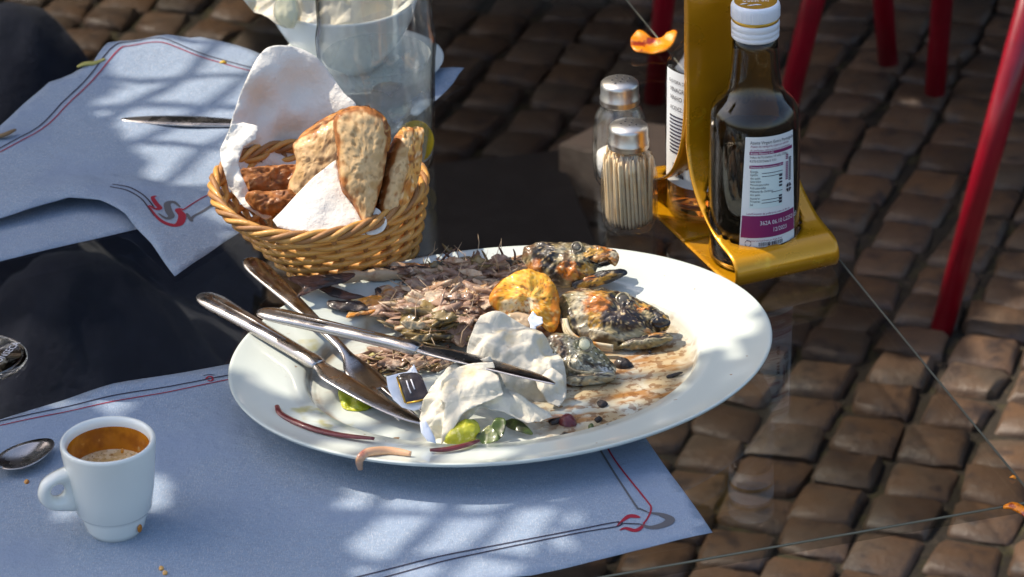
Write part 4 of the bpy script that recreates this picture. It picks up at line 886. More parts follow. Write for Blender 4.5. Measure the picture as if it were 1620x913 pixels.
# handle: a solid ear with a round finger hole
ol = [(.020, .050), (.027, .0475), (.036, .0455), (.0435, .0415), (.0468, .0345), (.0452, .0280), (.0395, .0230), (.030, .0205), (.0215, .0190)]
ol = smooth_open(ol, 5); hc = (.0342, .0345); hr = .0043
NN = 40; mb = MB(); vs = []
def outer(th):
    dx, dz = math.cos(th), math.sin(th); best = None
    pts = ol+[ol[0]]
    for i in range(len(pts)-1):
        (x1, z1), (x2, z2) = pts[i], pts[i+1]; ex, ez = x2-x1, z2-z1; den = dx*ez-dz*ex
        if abs(den) < 1e-12: continue
        t = ((x1-hc[0])*ez-(z1-hc[1])*ex)/den; u = ((x1-hc[0])*dz-(z1-hc[1])*dx)/den
        if t > 0 and -1e-6 <= u <= 1+1e-6: best = t if best is None else max(best, t)
    return best or .01
secs = []
for k in range(NN):
    th = 2*math.pi*k/NN; ro = outer(th); mid = (hr+ro)/2
    prof_ = [(hr, 0), (hr+.0009, .0034), (mid, .0056), (ro-.0012, .0040), (ro, 0), (ro-.0012, -.0040), (mid, -.0056), (hr+.0009, -.0034)]
    for rr_, yy in prof_:
        vs.append(hd*(hc[0]+rr_*math.cos(th))+hn*yy+Vector((0, 0, hc[1]+rr_*math.sin(th))))
mb.add(vs, [(k*8+i, k*8+(i+1) % 8, ((k+1) % NN)*8+(i+1) % 8, ((k+1) % NN)*8+i) for k in range(NN) for i in range(8)])
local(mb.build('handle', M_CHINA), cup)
def cupdrop(px, py, w_, h_):
    # a coffee drip on the outer wall
    v = ray(px, py); best = None
    for i in range(400):
        p = CPOS+v*(1.6+i*.0015); d = p-cc
        if 0 < d.z < .06:
            rr_ = .0212 if d.z < .0150 else .0238+(d.z-.0160)*.14
            if d.x**2+d.y**2 < min(rr_, .0294)**2: best = p; break
    if best is None: return
    n = Vector((best.x-cc.x, best.y-cc.y, 0)).normalized(); e1, e2, n = basis(n)
    mb = MB(); mb.lathe([(1, -.4), (.8, .25), (.4, .5), (0, .6)], 14); o = mb.build('coffee_drip', M_COFFEESTAIN, cup, mtx=Matrix.Translation(best) @ Matrix((e1, e2, n)).transposed().to_4x4() @ Matrix.Diagonal((w_, h_, .0008, 1)))
cupdrop(195, 727, .0011, .0016); cupdrop(221, 724, .0011, .0018); cupdrop(222, 838, .0022, .0026)

cup.scale = (1.0, 1.0, 1.10)
# ------------------------------------------------------------------ stemmed glass at the left edge
fc = at(-37, 573); wg = thing('port_glass', 'stemmed glass at the left edge, its foot printed FONSECA', 'glass', fc)
mb = MB(); mb.lathe([(0, 0), (.0325, 0), (.0345, .0008), (.0350, .002), (.0340, .0032), (.0300, .0040), (.0150, .0062), (.0060, .010), (.0042, .018), (.0040, .05), (.0045, .062), (.012, .070), (.0200, .080), (.0245, .095), (.0255, .110), (.0235, .135), (.0215, .150), (.0207, .150), (.0227, .135), (.0246, .110), (.0236, .096), (.0190, .0815), (.010, .0725), (0, .070)], 56)
local(mb.build('glass_body', M_GLASS), wg)
def text_mesh(body, size, fn, m, name, parent, spacing=1.0, align='LEFT', thick=False):
    cu = bpy.data.curves.new('lettering', 'FONT'); cu.body = body; cu.size = size; cu.space_character = spacing; cu.align_x = align; cu.resolution_u = 2
    ob = bpy.data.objects.new('lettering', cu); COL.objects.link(ob); bpy.context.view_layer.update()
    me = bpy.data.meshes.new_from_object(ob.evaluated_get(bpy.context.evaluated_depsgraph_get())); bpy.data.objects.remove(ob)
    bm = bmesh.new(); bm.from_mesh(me); bmesh.ops.triangulate(bm, faces=bm.faces)
    for v in bm.verts: v.co = fn(v.co.x, v.co.y)
    bm.to_mesh(me); bm.free(); o = bpy.data.objects.new(name, me); COL.objects.link(o); me.materials.append(m); attach(o, parent); return o
fd, fu = Vector((.36, .933, 0)), Vector((-.933, .36, 0))
text_mesh('FONSECA', .0074, lambda x, y: fc+Vector((.0172, -.0170, .0066))+fd*x+fu*y, M_WHITEINK, 'lettering', wg, 1.02)
mb = MB(); mb.ring([fc+Vector((.0315*math.cos(a), .0315*math.sin(a), .0042)) for a in [i*2*math.pi/64 for i in range(64)]], .0006, 6); mb.build('foot_rim', M_GLASS, wg)

# ------------------------------------------------------------------ bread basket
bb = at(556, 424); HB = .072; TOPC = at(503, 296, T+.072)
bk = thing('bread_basket', 'round woven wicker bread basket behind the platter', 'basket', bb)
sh = Vector((TOPC.x-bb.x, TOPC.y-bb.y, 0)); RT, RB = .0745, .040
def bpos(th, t, dr=0):
    r_ = RB+(RT-RB)*(t**.8)+dr; c = sh*t
    sag = .004*math.cos(2*th+.6)*t*t
    return bb+c+Vector((r_*math.cos(th), r_*math.sin(th), .003+HB*t+sag))
NS = 22; ROWS = 14
for r_ in range(ROWS):
    t = .02+.90*r_/(ROWS-1); mb = MB(); pts = []
    for k in range(NS*6):
        th = 2*math.pi*k/(NS*6); wv = math.cos(NS/2*th+math.pi*r_)
        p = bpos(th, t, .0026*wv); p.z += .0009*math.sin(NS/2*th+math.pi*r_+.8); pts.append(p)
    mb.ring(pts, .0024, 7); mb.build('weave_strand', M_WICKER, bk)
for k in range(NS):
    th = 2*math.pi*k/NS
    mb = MB(); mb.tube([bpos(th+.02*d, t, 0) for d, t in ((0, 0), (0, .3), (0, .6), (0, .95))], .0019, 6); mb.build('stake', M_WICKDARK, bk)
for s in range(4):
    mb = MB(); pts = []
    for k in range(120):
        th = 2*math.pi*k/120; ph = th*9+s*math.pi/2
        pts.append(bpos(th, .97, .0026*math.cos(ph))+Vector((0, 0, .0030*math.sin(ph))))
    mb.ring(pts, .0021, 6); mb.build('rim_strand', M_WICKDARK if s % 2 else M_WICKER, bk)
mb = MB(); mb.lathe([(0, 0), (RB, 0), (RB, .003), (0, .003)], 40); mb.build('base', M_WICKDARK, bk, mtx=Matrix.Translation(bb))
# liner napkin: tall sheet at the back-left of the basket
LA = at(470, 300, T+.05)
draped('basket_napkin', 'white paper napkin standing up in the back of the bread basket', [(372, 270), (362, 215), (372, 172), (392, 120), (412, 85), (432, 72), (468, 73), (500, 88), (522, 112), (545, 146), (566, 172), (560, 240), (520, 300), (470, 330), (420, 330), (400, 318), (380, 300)],
       [(372, 270, .012), (370, 172, .010), (395, 120, .012), (430, 72, -.004), (500, 88, -.006), (560, 170, -.004), (480, 140, -.016), (460, 220, -.022), (420, 170, -.010), (400, 240, -.006), (520, 220, -.020), (430, 300, -.012), (380, 220, .012)], M_NAPCLEAN, .0065, 17, 22, .0026, True, LA, facing(28, 8), group='napkins in the bread basket')
draped('basket_napkin', 'crumpled white napkin edge tucked over the left rim of the basket', [(348, 236), (366, 200), (384, 196), (408, 206), (404, 226), (384, 238), (376, 262), (384, 290), (402, 322), (430, 346), (420, 350), (385, 330), (362, 296), (350, 262)],
       [(348, 236, .0), (366, 205, .004), (408, 206, .012), (384, 238, .009), (384, 290, .008), (402, 322, .006), (430, 346, .003), (362, 296, .0), (372, 260, .010)], M_NAPCLEAN, .008, 19, 45, .0016, False, at(385, 270, T+.082), facing(40, 10), group='napkins in the bread basket')
draped('basket_napkin', 'white napkin triangle folded over the basket front against the bread', [(432, 350), (470, 312), (500, 282), (532, 257), (540, 290), (560, 322), (572, 350), (578, 372), (540, 376), (480, 372), (440, 362)],
       [(432, 350, .002), (532, 257, .004), (560, 322, .001), (576, 370, .001), (500, 330, .006), (530, 350, .003)], M_NAPCLEAN, .0022, 23, 22, .0028, False, at(510, 372, T+.066), facing(52, -5), group='napkins in the bread basket')
draped('basket_napkin', 'small pinkish napkin scrap at the right front inside the basket', [(582, 338), (596, 330), (612, 350), (606, 366), (586, 372), (578, 366)],
       [(582, 338, .002), (612, 350, .002), (590, 360, .0)], M_NAPCLEAN, .002, 29, 50, .002, True, at(596, 366, T+.068), facing(45), group='napkins in the bread basket')
G_B = 'bread in the basket'
def slice_(label, face, crust, anchor, n, th, fm, cm, rough=.0022, off=.004):
    root = thing('bread_slice', label, 'bread', anchor, 0, G_B)
    if fm is M_CRUMB:
        o = pillow('crumb', face, anchor, n, th, th, M_TOASTED, root, rough=rough*.28, rs=170, k=12, power=.24, rings=30)
        paint(o, anchor, n, (.66, .43, .20), [], ((110, .05, (.74, .50, .24), .6), (250, .22, (.40, .21, .07), .65, -.0006), (520, .34, (.36, .19, .06), .6, -.0004), (75, .20, (.50, .29, .10), .6)), 5, int(face[0][0]))
        ca = o.data.color_attributes['skin']
        for i, v in enumerate(o.data.vertices):
            hh = (v.co-anchor).dot(n)/th+.25*noise.noise(v.co*160)
            if hh < .74:
                f = min(1, (.74-hh)/.12); q = Vector(ca.data[i].color[:3]).lerp(Vector((.34, .12, .025))*(1+.5*noise.noise(v.co*240)), f); ca.data[i].color = (*q, 1)
    else:
        o = pillow('crust', face, anchor, n, th, th, M_TOASTED, root, rough=rough*1.5, rs=120, k=10, power=.4, rings=18)
        paint(o, anchor, n, (.36, .13, .03), [], ((120, .08, (.20, .065, .014), .8), (380, .26, (.55, .26, .08), .6), (520, .32, (.10, .04, .012), .7, -.0003)), 5, int(face[0][0]))
    for c_ in crust:
        o = pillow('crust', c_, anchor+n*off, n, .007, th*1.2, M_TOASTED, root, rough=.0024, rs=130, k=9, rings=14)
        if cm is M_CRUSTPALE: paint(o, anchor, n, (.78, .40, .10), [], ((130, .06, (.56, .20, .03), .9), (330, .20, (.88, .62, .32), .75, .0006), (420, .28, (.30, .09, .015), .85, -.0007)), 5, 77)
        else: paint(o, anchor, n, (.46, .18, .035), [], ((130, .08, (.22, .07, .015), .9), (380, .26, (.66, .36, .10), .6, .0003), (520, .32, (.10, .035, .01), .7, -.0004)), 5, 78)
    return root
slice_('brown crusted bread slice, upper of the two at the basket left', [(378, 270), (400, 266), (440, 262), (480, 262), (484, 280), (470, 300), (430, 304), (388, 306), (380, 290)], [], at(430, 300, T+.064), facing(42, 4), .007, M_CRUST, M_CRUST)
slice_('brown crusted bread slice, lower of the two at the basket left', [(390, 308), (430, 304), (472, 302), (478, 318), (455, 336), (420, 338), (398, 326)], [], at(430, 335, T+.062), facing(45, 4), .008, M_CRUST, M_CRUST)
slice_('thick pale bread piece with dark top crust behind the napkin triangle', [(468, 228), (500, 206), (532, 188), (556, 184), (560, 250), (540, 320), (500, 340), (462, 336), (458, 300), (472, 262)], [[(468, 226), (490, 202), (530, 178), (562, 168), (585, 168), (580, 182), (550, 192), (515, 208), (488, 226)]], at(510, 310, T+.066), facing(30, -12), .017, M_CRUMB, M_CRUST, .003)
slice_('tall torn bread slice upright in the middle of the basket', [(528, 186), (552, 172), (580, 168), (600, 180), (612, 205), (612, 240), (606, 280), (596, 320), (586, 352), (578, 366), (570, 350), (556, 322), (540, 300), (534, 262), (532, 230)], [[(590, 172), (606, 182), (618, 206), (616, 236), (608, 240), (606, 208), (596, 186)]], at(575, 350, T+.070), facing(26, 8), .017, M_CRUMB, M_CRUST, .003)
slice_('bread slice with flaky golden crust at the basket right side', [(606, 290), (612, 260), (624, 226), (636, 206), (650, 204), (646, 250), (632, 300), (618, 344), (600, 346), (600, 320)], [[(634, 204), (652, 202), (669, 204), (668, 232), (664, 270), (654, 306), (636, 336), (618, 348), (622, 318), (632, 276), (636, 236)]], at(628, 345, T+.068), facing(26, 30), .012, M_CRUMB, M_CRUSTPALE, .0022)

# ------------------------------------------------------------------ drinking glass with ice
gc = at(604, 258); tg = thing('drinking_glass', 'tall frosted tumbler with melting ice and lemon behind the basket', 'glass', gc)
GR = .0435
def gmod(th, z): return 1.0
mb = MB(); mb.lathe([(0, 0), (.036, 0), (.0395, .002), (.0410, .012), (.0425, .05), (.0440, .085), (.0455, .098), (.0450, .108), (.0432, .118), (.0440, .15), (.0450, .175), (.0438, .175), (.0428, .15), (.0420, .118), (.0436, .107), (.0440, .098), (.0428, .085), (.0412, .05), (.0396, .016), (.036, .009), (0, .008)], 64)
local(mb.build('glass_body', M_JAR), tg)
mb = MB(); mb.lathe([(.0396+.0012*(z/.09), .010+z) for z in [i*.008 for i in range(11)]], 48); local(mb.build('condensation', M_FROST), tg)
for k_, (x, y, z, s) in enumerate(((.010, -.0215, .060, .0160), (-.004, .0, .040, .012), (.006, .012, .030, .011))):
    bm = bmesh.new(); bmesh.ops.create_icosphere(bm, subdivisions=3, radius=s)
    for v in bm.verts:
        c = v.co; mxx = max(abs(c.x), abs(c.y), abs(c.z)); c *= .6+.4*s/mxx*.8; c += c.normalized()*.0016*fbm(c*160+Vector((k_, 0, 0)))
    me = bpy.data.meshes.new('ice_cube'); bm.to_mesh(me); bm.free(); me.shade_smooth(); me.materials.append(M_ICE); o = bpy.data.objects.new('ice_cube', me); COL.objects.link(o); o.location = gc+Vector((x, y, z)); o.rotation_euler = (k_, .5*k_, .3)
    tag(o, ['clear lump of ice near the front wall of the tall glass', 'lump of ice in the middle of the tall glass', 'lump of ice low at the back of the tall glass'][k_], 'ice', 'ice in the tall glass')
mb = MB(); mb.lathe([(0, -.002), (.02, -.002), (.021, 0), (.02, .002), (0, .002)], 28)
o = mb.build('lemon_slice', mat('lemon_yellow', (.80, .52, .02), .35), mtx=Matrix.Translation(gc+Vector((.026, -.020, .026))) @ Matrix.Rotation(R(75), 4, 'X') @ Matrix.Rotation(R(30), 4, 'Y') @ Matrix.Diagonal((.8, .8, 1, 1))); tag(o, 'yellow lemon slice low inside the tall glass', 'lemon')

# ------------------------------------------------------------------ bowl and saucer behind
sc_ = at(570, 118); sd = thing('saucer', 'white saucer under the bowl behind the tall glass', 'saucer', sc_)
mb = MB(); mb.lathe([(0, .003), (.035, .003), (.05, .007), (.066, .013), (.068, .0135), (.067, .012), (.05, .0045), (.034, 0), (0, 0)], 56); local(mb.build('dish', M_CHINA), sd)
bc = at(548, 98, T+.005); bw = thing('white_bowl', 'white bowl of crumpled napkins behind the basket, cut by the top edge', 'bowl', bc)
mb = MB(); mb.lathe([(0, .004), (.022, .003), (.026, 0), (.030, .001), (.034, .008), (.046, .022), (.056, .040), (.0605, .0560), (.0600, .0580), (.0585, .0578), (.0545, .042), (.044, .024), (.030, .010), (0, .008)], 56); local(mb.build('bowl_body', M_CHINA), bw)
draped('paper_napkin', 'crumpled cream napkin heaped in the white bowl, hanging over its left side', [(364, -14), (400, -40), (480, -60), (560, -50), (640, -40), (660, 0), (620, 26), (560, 40), (510, 44), (470, 46), (440, 42), (420, 30), (395, 14)],
       [(364, -14, .010), (400, 14, .006), (450, 40, .0), (520, 42, .0), (600, 30, .0), (450, 0, .020), (520, -10, .026), (600, -10, .02), (500, 25, .012), (440, 22, .008)], M_NAPKIN, .014, 41, 34, .0022, True, at(520, 40, T+.056), facing(62))
o = pillow('bread_crust', [(432, 18), (440, -6), (455, -14), (468, -4), (472, 22), (466, 42), (452, 44), (440, 38)], at(452, 40, T+.064), facing(40), .008, .006, M_EYEW, rough=.002, rs=80); tag(o, 'pale yellow lemon rind leaning in the white bowl', 'food scrap')

# ------------------------------------------------------------------ shakers
def shaker(name, label, base, group, fill):
    root = thing(name, label, 'shaker', base, 0, group)
    gp = [(0, 0), (.0150, 0), (.0178, .0012), (.0190, .004), (.0198, .014), (.0200, .028), (.0194, .044), (.0176, .0545), (.0150, .0605), (.0138, .0630), (.0138, .068), (.0128, .068), (.0128, .062), (.0142, .0595), (.0166, .0538), (.0182, .044), (.0188, .028), (.0186, .014), (.0178, .006), (.015, .0042), (0, .004)]
    def flute(th, z): return 1+.045*abs(math.cos(6*th))*(1 if z < .06 else 0)
    mb = MB(); mb.lathe(gp, 96, mod=flute); local(mb.build('glass_jar', M_PICKJAR), root)
    mb = MB(); mb.lathe([(.0136, .0640), (.0146, .0640), (.0150, .0648), (.0146, .0662), (.0150, .0674), (.0150, .0690), (.0143, .0700), (.0143, .078), (.0140, .0800), (.0128, .0812), (.006, .0828), (0, .0830)], 48); local(mb.build('cap', M_CHROME), root)
    for k in range(9 if fill == 'salt' else 7):
        a = k*2.399; r_ = .0024*math.sqrt(k+.3)+.0006
        mb = MB(); mb.lathe([(0, .0003), (.0008, .0003), (.0010, 0)], 10); o = mb.build('cap_hole', M_BLACK, mtx=Matrix.Translation((r_*math.cos(a), r_*math.sin(a), .0829-(r_/.0128)**2*.0012))); local(o, root)
    return root
G_S = 'glass shakers with metal caps'
b1 = at(996, 357); s1_ = shaker('toothpick_holder', 'front glass shaker filled with wooden toothpicks', b1, G_S, 'pick')
pk = bpy.data.meshes.new('toothpick'); mb = MB(); mb.tube([(0, 0, 0), (0, 0, .004), (0, 0, .050), (0, 0, .054)], [.0005, .0013, .0013, .0005], 6); tmp = mb.build('toothpick', M_WOODPICK); pk = tmp.data; bpy.data.objects.remove(tmp)
cnt = 0
for ring_r, nk in ((.0160, 36), (.0134, 30), (.0105, 20), (.0060, 10)):
    for k in range(nk):
        a = 2*math.pi*k/nk+ring_r*500; o = bpy.data.objects.new('toothpick', pk); COL.objects.link(o)
        lean = random.uniform(-.05, .05); h_ = random.uniform(-.001, .002)
        o.location = b1+Vector((ring_r*math.cos(a), ring_r*math.sin(a), .0048+h_)); o.rotation_euler = (.045*math.sin(a)+lean*.2, -.045*math.cos(a)+lean*.2, random.uniform(0, 3))
        tag(o, 'thin pale wooden toothpick standing in the front glass shaker', 'toothpick', 'toothpicks in the front glass shaker')
b2_ = at(982, 285); s2_ = shaker('salt_shaker', 'rear glass salt shaker with pierced metal cap', b2_, G_S, 'salt')
mb = MB(); mb.lathe([(0, .005), (.0170, .006), (.0180, .014), (.0180, .022), (0, .026)], 40); o = mb.build('salt', M_SALT, mtx=Matrix.Translation(b2_)); tag(o, 'white salt lying in the rear glass shaker', 'salt')

# ------------------------------------------------------------------ yellow cruet holder, oil and vinegar
hl, hr_ = at(1161, 462), at(1329, 431); HU = (hr_-hl).normalized(); HW = (hr_-hl).length; HU = Vector((.927, .375, 0)).normalized(); HV = Vector((-HU.y, HU.x, 0)); HO = (hl+hr_)/2
hold = thing('cruet_holder', 'yellow bent metal cruet holder carrying the two bottles', 'cruet stand', HO)
def H(x, y, z): return HO+HU*x+HV*y+Vector((0, 0, z))
DEP = .172                                  # front curl to rear curl
def half(yf):
    # strip profile in (y, z): base centre -> front curl -> back over the top -> up into the handle
    p = [(DEP/2, .0012), (.06, .0012), (.02, .0012), (.010, .0016), (.0035, .0045), (0, .0105), (.0005, .0165), (.0045, .0220), (.012, .0248), (.022, .0262), (.034, .0290), (.046, .0345), (.058, .0420), (.069, .0530), (.0775, .068), (.0825, .085), (.0845, .12), (.0848, .17), (.0848, .235)]
    p = smooth_open(p, 4)
    return [(y if yf > 0 else DEP-y, z) for y, z in p]
BR = .0322                                  # bottle radius
def strip_mesh(yf, bottle_y, bx=0):
    prof_ = half(yf); mb = MB(); nx = 28; grid = []
    for y, z in prof_:
        row = []
        for i in range(nx+1):
            wf = 1-.13*min(1, max(0, (z-.06)/.05)); row.append(((-HW/2+HW*i/nx)*wf-.003*(1-wf)/.13, y, z))
        grid.append(row)
    hole_r = BR+.0022
    vs = []; idx = {}
    for j, row in enumerate(grid):
        for i, (x, y, z) in enumerate(row):
            # pull grid points near the hole edge onto the circle for a clean rim
            if z > .018 and z < .09:
                d = math.hypot(x-bx, y-bottle_y)
                if abs(d-hole_r) < .0016 and d > 1e-6:
                    x, yn = bx+(x-bx)*hole_r/d, bottle_y+(y-bottle_y)*hole_r/d
                    y = yn
            idx[(j, i)] = len(vs); vs.append(H(x, y, z))
    fs = []
    for j in range(len(grid)-1):
        for i in range(nx):
            ins = 0
            for a, b in ((j, i), (j+1, i), (j, i+1), (j+1, i+1)):
                x, y, z = grid[a][b]
                if z > .018 and math.hypot(x-bx, y-bottle_y) < hole_r-.0001 and z < .09: ins += 1
            if ins >= 3: continue
            fs.append((idx[(j, i)], idx[(j, i+1)], idx[(j+1, i+1)], idx[(j+1, i)]))
    mb.add(vs, fs); return mb
BY1, BY2 = .0445, DEP-.0445
for yf, by in ((1, BY1), (-1, BY2)):
    o = strip_mesh(yf, by, -.0045 if yf > 0 else .001).build('bent_strip', M_YELLOW, hold); solid(o, .0016, 0)

def bottle_prof():
    return [(0, .001), (.024, .0008), (.0285, 0), (.0312, .0015), (.0322, .006), (.0324, .03), (.0322, .095), (.0318, .1095), (.0308, .1160), (.0275, .1215), (.0225, .1265), (.0190, .1330), (.0172, .146), (.0160, .162), (.0156, .172)]
def shell(p, t):
    inner = [(max(0, r_-t), z+(t*2 if i < 3 else 0)) for i, (r_, z) in enumerate(p)]
    return p+[(p[-1][0]-t*.5, p[-1][1]+.0005)]+inner[::-1]
def cyl(base, rad, x, z, lift, zo=0, th0=0):
    a = th0+x/.0283; q = .0325+lift; return base+Vector((math.sin(a)*q, -math.cos(a)*q, .0225+(z-.012)*1.50))
def label_patch(name, base, rfun, x0a, x1a, x0b, x1b, z0, z1, lift, m, parent, th0, nz_=14, nx_=14):
    mb = MB(); vs = []
    for j in range(nz_+1):
        t = j/nz_; z = z0+(z1-z0)*t
        for i in range(nx_+1):
            xa = x0a+(x0b-x0a)*t; xb = x1a+(x1b-x1a)*t; x = xa+(xb-xa)*i/nx_
            vs.append(cyl(base, rfun(z), x, z, lift, 0, th0))
    mb.add(vs, [(j*(nx_+1)+i, j*(nx_+1)+i+1, (j+1)*(nx_+1)+i+1, (j+1)*(nx_+1)+i) for j in range(nz_) for i in range(nx_)])
    return mb.build(name, m, parent)
# oil bottle (front)
BX = -.0045
ob = H(BX, BY1, .0022); oil = thing('oil_bottle', 'olive oil bottle with white ribbed cap and purple back label', 'bottle', ob)
mb = MB(); mb.lathe(shell(bottle_prof(), .0016), 64); local(mb.build('glass_body', M_DARKGLASS), oil)
mb = MB(); mb.lathe([(0, .0045), (.0282, .0045), (.0302, .008), (.0304, .03), (.0303, .096), (0, .096)], 56); local(mb.build('oil', M_OIL), oil)
CZ = .0325
capp = [(.0128, 0.17000), (.0158, 0.17000), (.0166, 0.17100), (.0166, 0.17300), (.0162, 0.17370), (.0167, 0.17430), (.0167, 0.17700), (.0162, 0.17770), (.0168, 0.17830), (.0168, 0.18150), (.0164, 0.18230), (.0158, 0.18270)]
mb = MB(); mb.lathe(capp, 64); local(mb.build('cap_skirt', M_PLASTIC), oil)
mb = MB(); mb.lathe([(.0158, 0.18250), (.0163, 0.18290), (.0163, 0.18470), (.0158, 0.18510)], 56); local(mb.build('cap_band', M_GOLD), oil)
def ribs(th, z): return 1+.006*(1 if math.sin(60*th) > 0 else -1)*(1 if .1535+CZ < z < .1605+CZ else 0)
mb = MB(); mb.lathe([(.0158, 0.18490), (.0167, 0.18530), (.0170, 0.18610), (.0170, 0.19250), (.0167, 0.19450), (.0158, 0.19590), (.0148, 0.19630)], 240, mod=ribs); local(mb.build('cap_lid', M_PLASTIC), oil)
mb = MB(); mb.lathe([(.0149, 0.19620), (.012, 0.19640), (0, 0.19650)], 56); local(mb.build('cap_disc', M_GOLD), oil)
def capt(dy): return lambda x, y: ob+Vector((-x, -(y+dy), .16435+CZ))
text_mesh('OLIVEIRA', .0048, capt(-.0042), M_WHITEINK, 'lettering', oil, 1, 'CENTER')
text_mesh('DA SERRA', .0040, capt(.0002), M_WHITEINK, 'lettering', oil, 1, 'CENTER')
for sx_2, sy_2, an_ in ((-.0085, -.0055, .3), (-.0035, -.0085, .1), (.0005, -.0075, -.2)):
    mb = MB(); mb.tube([ob+Vector((sx_2-.003*math.cos(an_), sy_2-.003*math.sin(an_), .1641+CZ)), ob+Vector((sx_2, sy_2, .1642+CZ)), ob+Vector((sx_2+.003*math.cos(an_), sy_2+.003*math.sin(an_), .1641+CZ))], [.0002, .0008, .0002], 6, flat=.4); mb.build('cap_leaf', M_WHITEINK, oil)
RF = lambda z: .0283
TH0 = R(17)
lab = label_patch('back_label', ob, RF, -.0195, .0195, -.0160, .0160, .0120, .0690, .0003, M_LABEL, oil, TH0)
def LT(x0, z0, slope=0.0): return lambda x, y: cyl(ob, .0283, x0+x, z0+y+(x0+x)*slope, .0009, 0, TH0)
label_patch('label_panel', ob, RF, -.0135, .0075, -.0125, .0075, .0325, .0530, .0005, M_LABELMINT, lab, TH0)
label_patch('label_band', ob, RF, -.0186, .0186, -.0177, .0177, .0170, .0285, .0006, M_PURPLE, lab, TH0)
for z0, z1, xb in ((.0600, .0616, .0150), (.0530, .0546, .0078)):
    label_patch('label_bar', ob, RF, -.0135, xb, -.0135, xb, z0, z1, .0006, M_PURPLE, lab, TH0, 2)
for body, sz, x, z, m in (('Azeite Virgem Extra Português', .0023, -.0132, .0655, M_BLACKINK), ('Azeite de categoria superior obtido', .0017, -.0130, .0638, M_PURPLE), ('de azeitonas, unicamente por processos', .0016, -.0132, .0620, M_PURPLE),
        ('Acidez Máxima 0,4%', .0017, -.0130, .0603, M_WHITEINK), ('Índice de Peróxidos 14 mEq O2/kg', .0017, -.0133, .0583, M_BLACKINK), ('K270 0,20 Delta K 0,01', .0017, -.0133, .0563, M_BLACKINK), ('Declaração Nutricional por 100 ml', .0015, -.0130, .0533, M_WHITEINK),
        ('Energia', .0016, -.0130, .0510, M_BLACKINK), ('Lípidos', .0016, -.0130, .0494, M_BLACKINK), ('dos quais', .0016, -.0130, .0476, M_BLACKINK), ('Saturados', .0016, -.0130, .0459, M_BLACKINK), ('Monoinsaturados', .0016, -.0130, .0442, M_BLACKINK), ('Polinsaturados', .0016, -.0130, .0425, M_BLACKINK),
        ('Hidratos de Carbono', .0016, -.0130, .0408, M_BLACKINK), ('dos quais', .0016, -.0130, .0391, M_BLACKINK), ('Açúcares', .0016, -.0130, .0372, M_BLACKINK), ('Proteínas', .0016, -.0130, .0356, M_BLACKINK), ('Sal', .0016, -.0130, .0339, M_BLACKINK),
        ('Lote/Consumir de preferência antes do fim de:', .0015, -.0150, .0292, M_PURPLE), ('362A 06.10 L2252123', .0031, -.0070, .0237, M_WHITEINK), ('12/2023', .0031, .0010, .0197, M_WHITEINK)):
    text_mesh(body, sz, LT(x, z, .0), m, 'lettering', lab)
for z in (.0503, .0487, .0402, .0366, .0350):
    label_patch('rule_line', ob, RF, -.0060 if z != .0402 else .0000, .0074, -.0060 if z != .0402 else .0000, .0074, z, z+.0003, .0007, M_BLACKINK, lab, TH0, 1)
for z in (.0476, .0459, .0442, .0425, .0372, .0356, .0339):
    label_patch('value_mark', ob, RF, .0050, .0072, .0050, .0072, z, z+.0010, .0007, M_BLACKINK, lab, TH0, 1, 3)
for k in range(2):
    for z in [.0440+.00095*i for i in range(15)]:
        if random.random() < .85: label_patch('side_print', ob, RF, .0098+.0026*k, .0117+.0026*k, .0098+.0026*k, .0117+.0026*k, z, z+.0006, .0007, M_PURPLE if k == 0 else M_BLACKINK, lab, TH0, 1, 2)
mb = MB()
for a0 in (0, 90, 180, 270):
    pts = [(.0125+.0021*math.cos(R(a0+q)), .0405+.0024*math.sin(R(a0+q))) for q in range(10, 81, 14)]; pts = [(.0125+.0004*math.cos(R(a0+45)), .0405+.0004*math.sin(R(a0+45)))]+pts
    mb.add([cyl(ob, .0283, x, z, .0008, 0, TH0) for x, z in pts], [(0, i, i+1) for i in range(1, len(pts)-1)])
mb.build('round_emblem', M_BLACKINK, lab, smooth=False)
x = -.0075
while x < .0075:
    w_ = random.choice((.0003, .0003, .0006)); label_patch('barcode_bar', ob, RF, x, x+w_, x, x+w_, .0126, .0146, .0007, M_BLACKINK, lab, TH0, 1, 1); x += w_+random.choice((.0003, .0005))
text_mesh('Conservar em local fresco ao abrigo da luz', .0013, LT(-.0150, .0152), M_PURPLE, 'lettering', lab)
mb = MB(); mb.ring([cyl(ob, .0283, -.0140+.0018*math.cos(a), .0141+.0016*math.sin(a), .0008, 0, TH0) for a in [i*2*math.pi/20 for i in range(20)]], .0002, 4); mb.build('round_emblem', M_BLACKINK, lab)

# vinegar bottle (rear, other side of the handle)
vb = H(.001, BY2, .0022)+HU*(-.0); vin = thing('vinegar_bottle', 'amber vinegar bottle half hidden behind the yellow holder', 'bottle', vb)
mb = MB(); mb.lathe(shell(bottle_prof(), .0016), 64); local(mb.build('glass_body', M_JAR), vin)
mb = MB(); mb.lathe([(0, .0045), (.0282, .0045), (.0302, .008), (.0304, .03), (.0303, .088), (0, .088)], 56); local(mb.build('vinegar', M_VINEGAR), vin)
mb = MB(); mb.lathe([(.0128, 0.17000), (.0166, 0.17100), (.0166, 0.18150), (.0168, 0.19250), (.015, 0.19630), (0, 0.19650)], 48); local(mb.build('cap', M_PLASTIC), vin)
TV = R(-38)
lab = label_patch('back_label', vb, RF, -.020, .019, -.017, .016, .016, .076, .0003, M_LABEL, vin, TV)
def VT(x0, z0): return lambda x, y: cyl(vb, .0283, x0+x, z0+y, .0009, 0, TV)
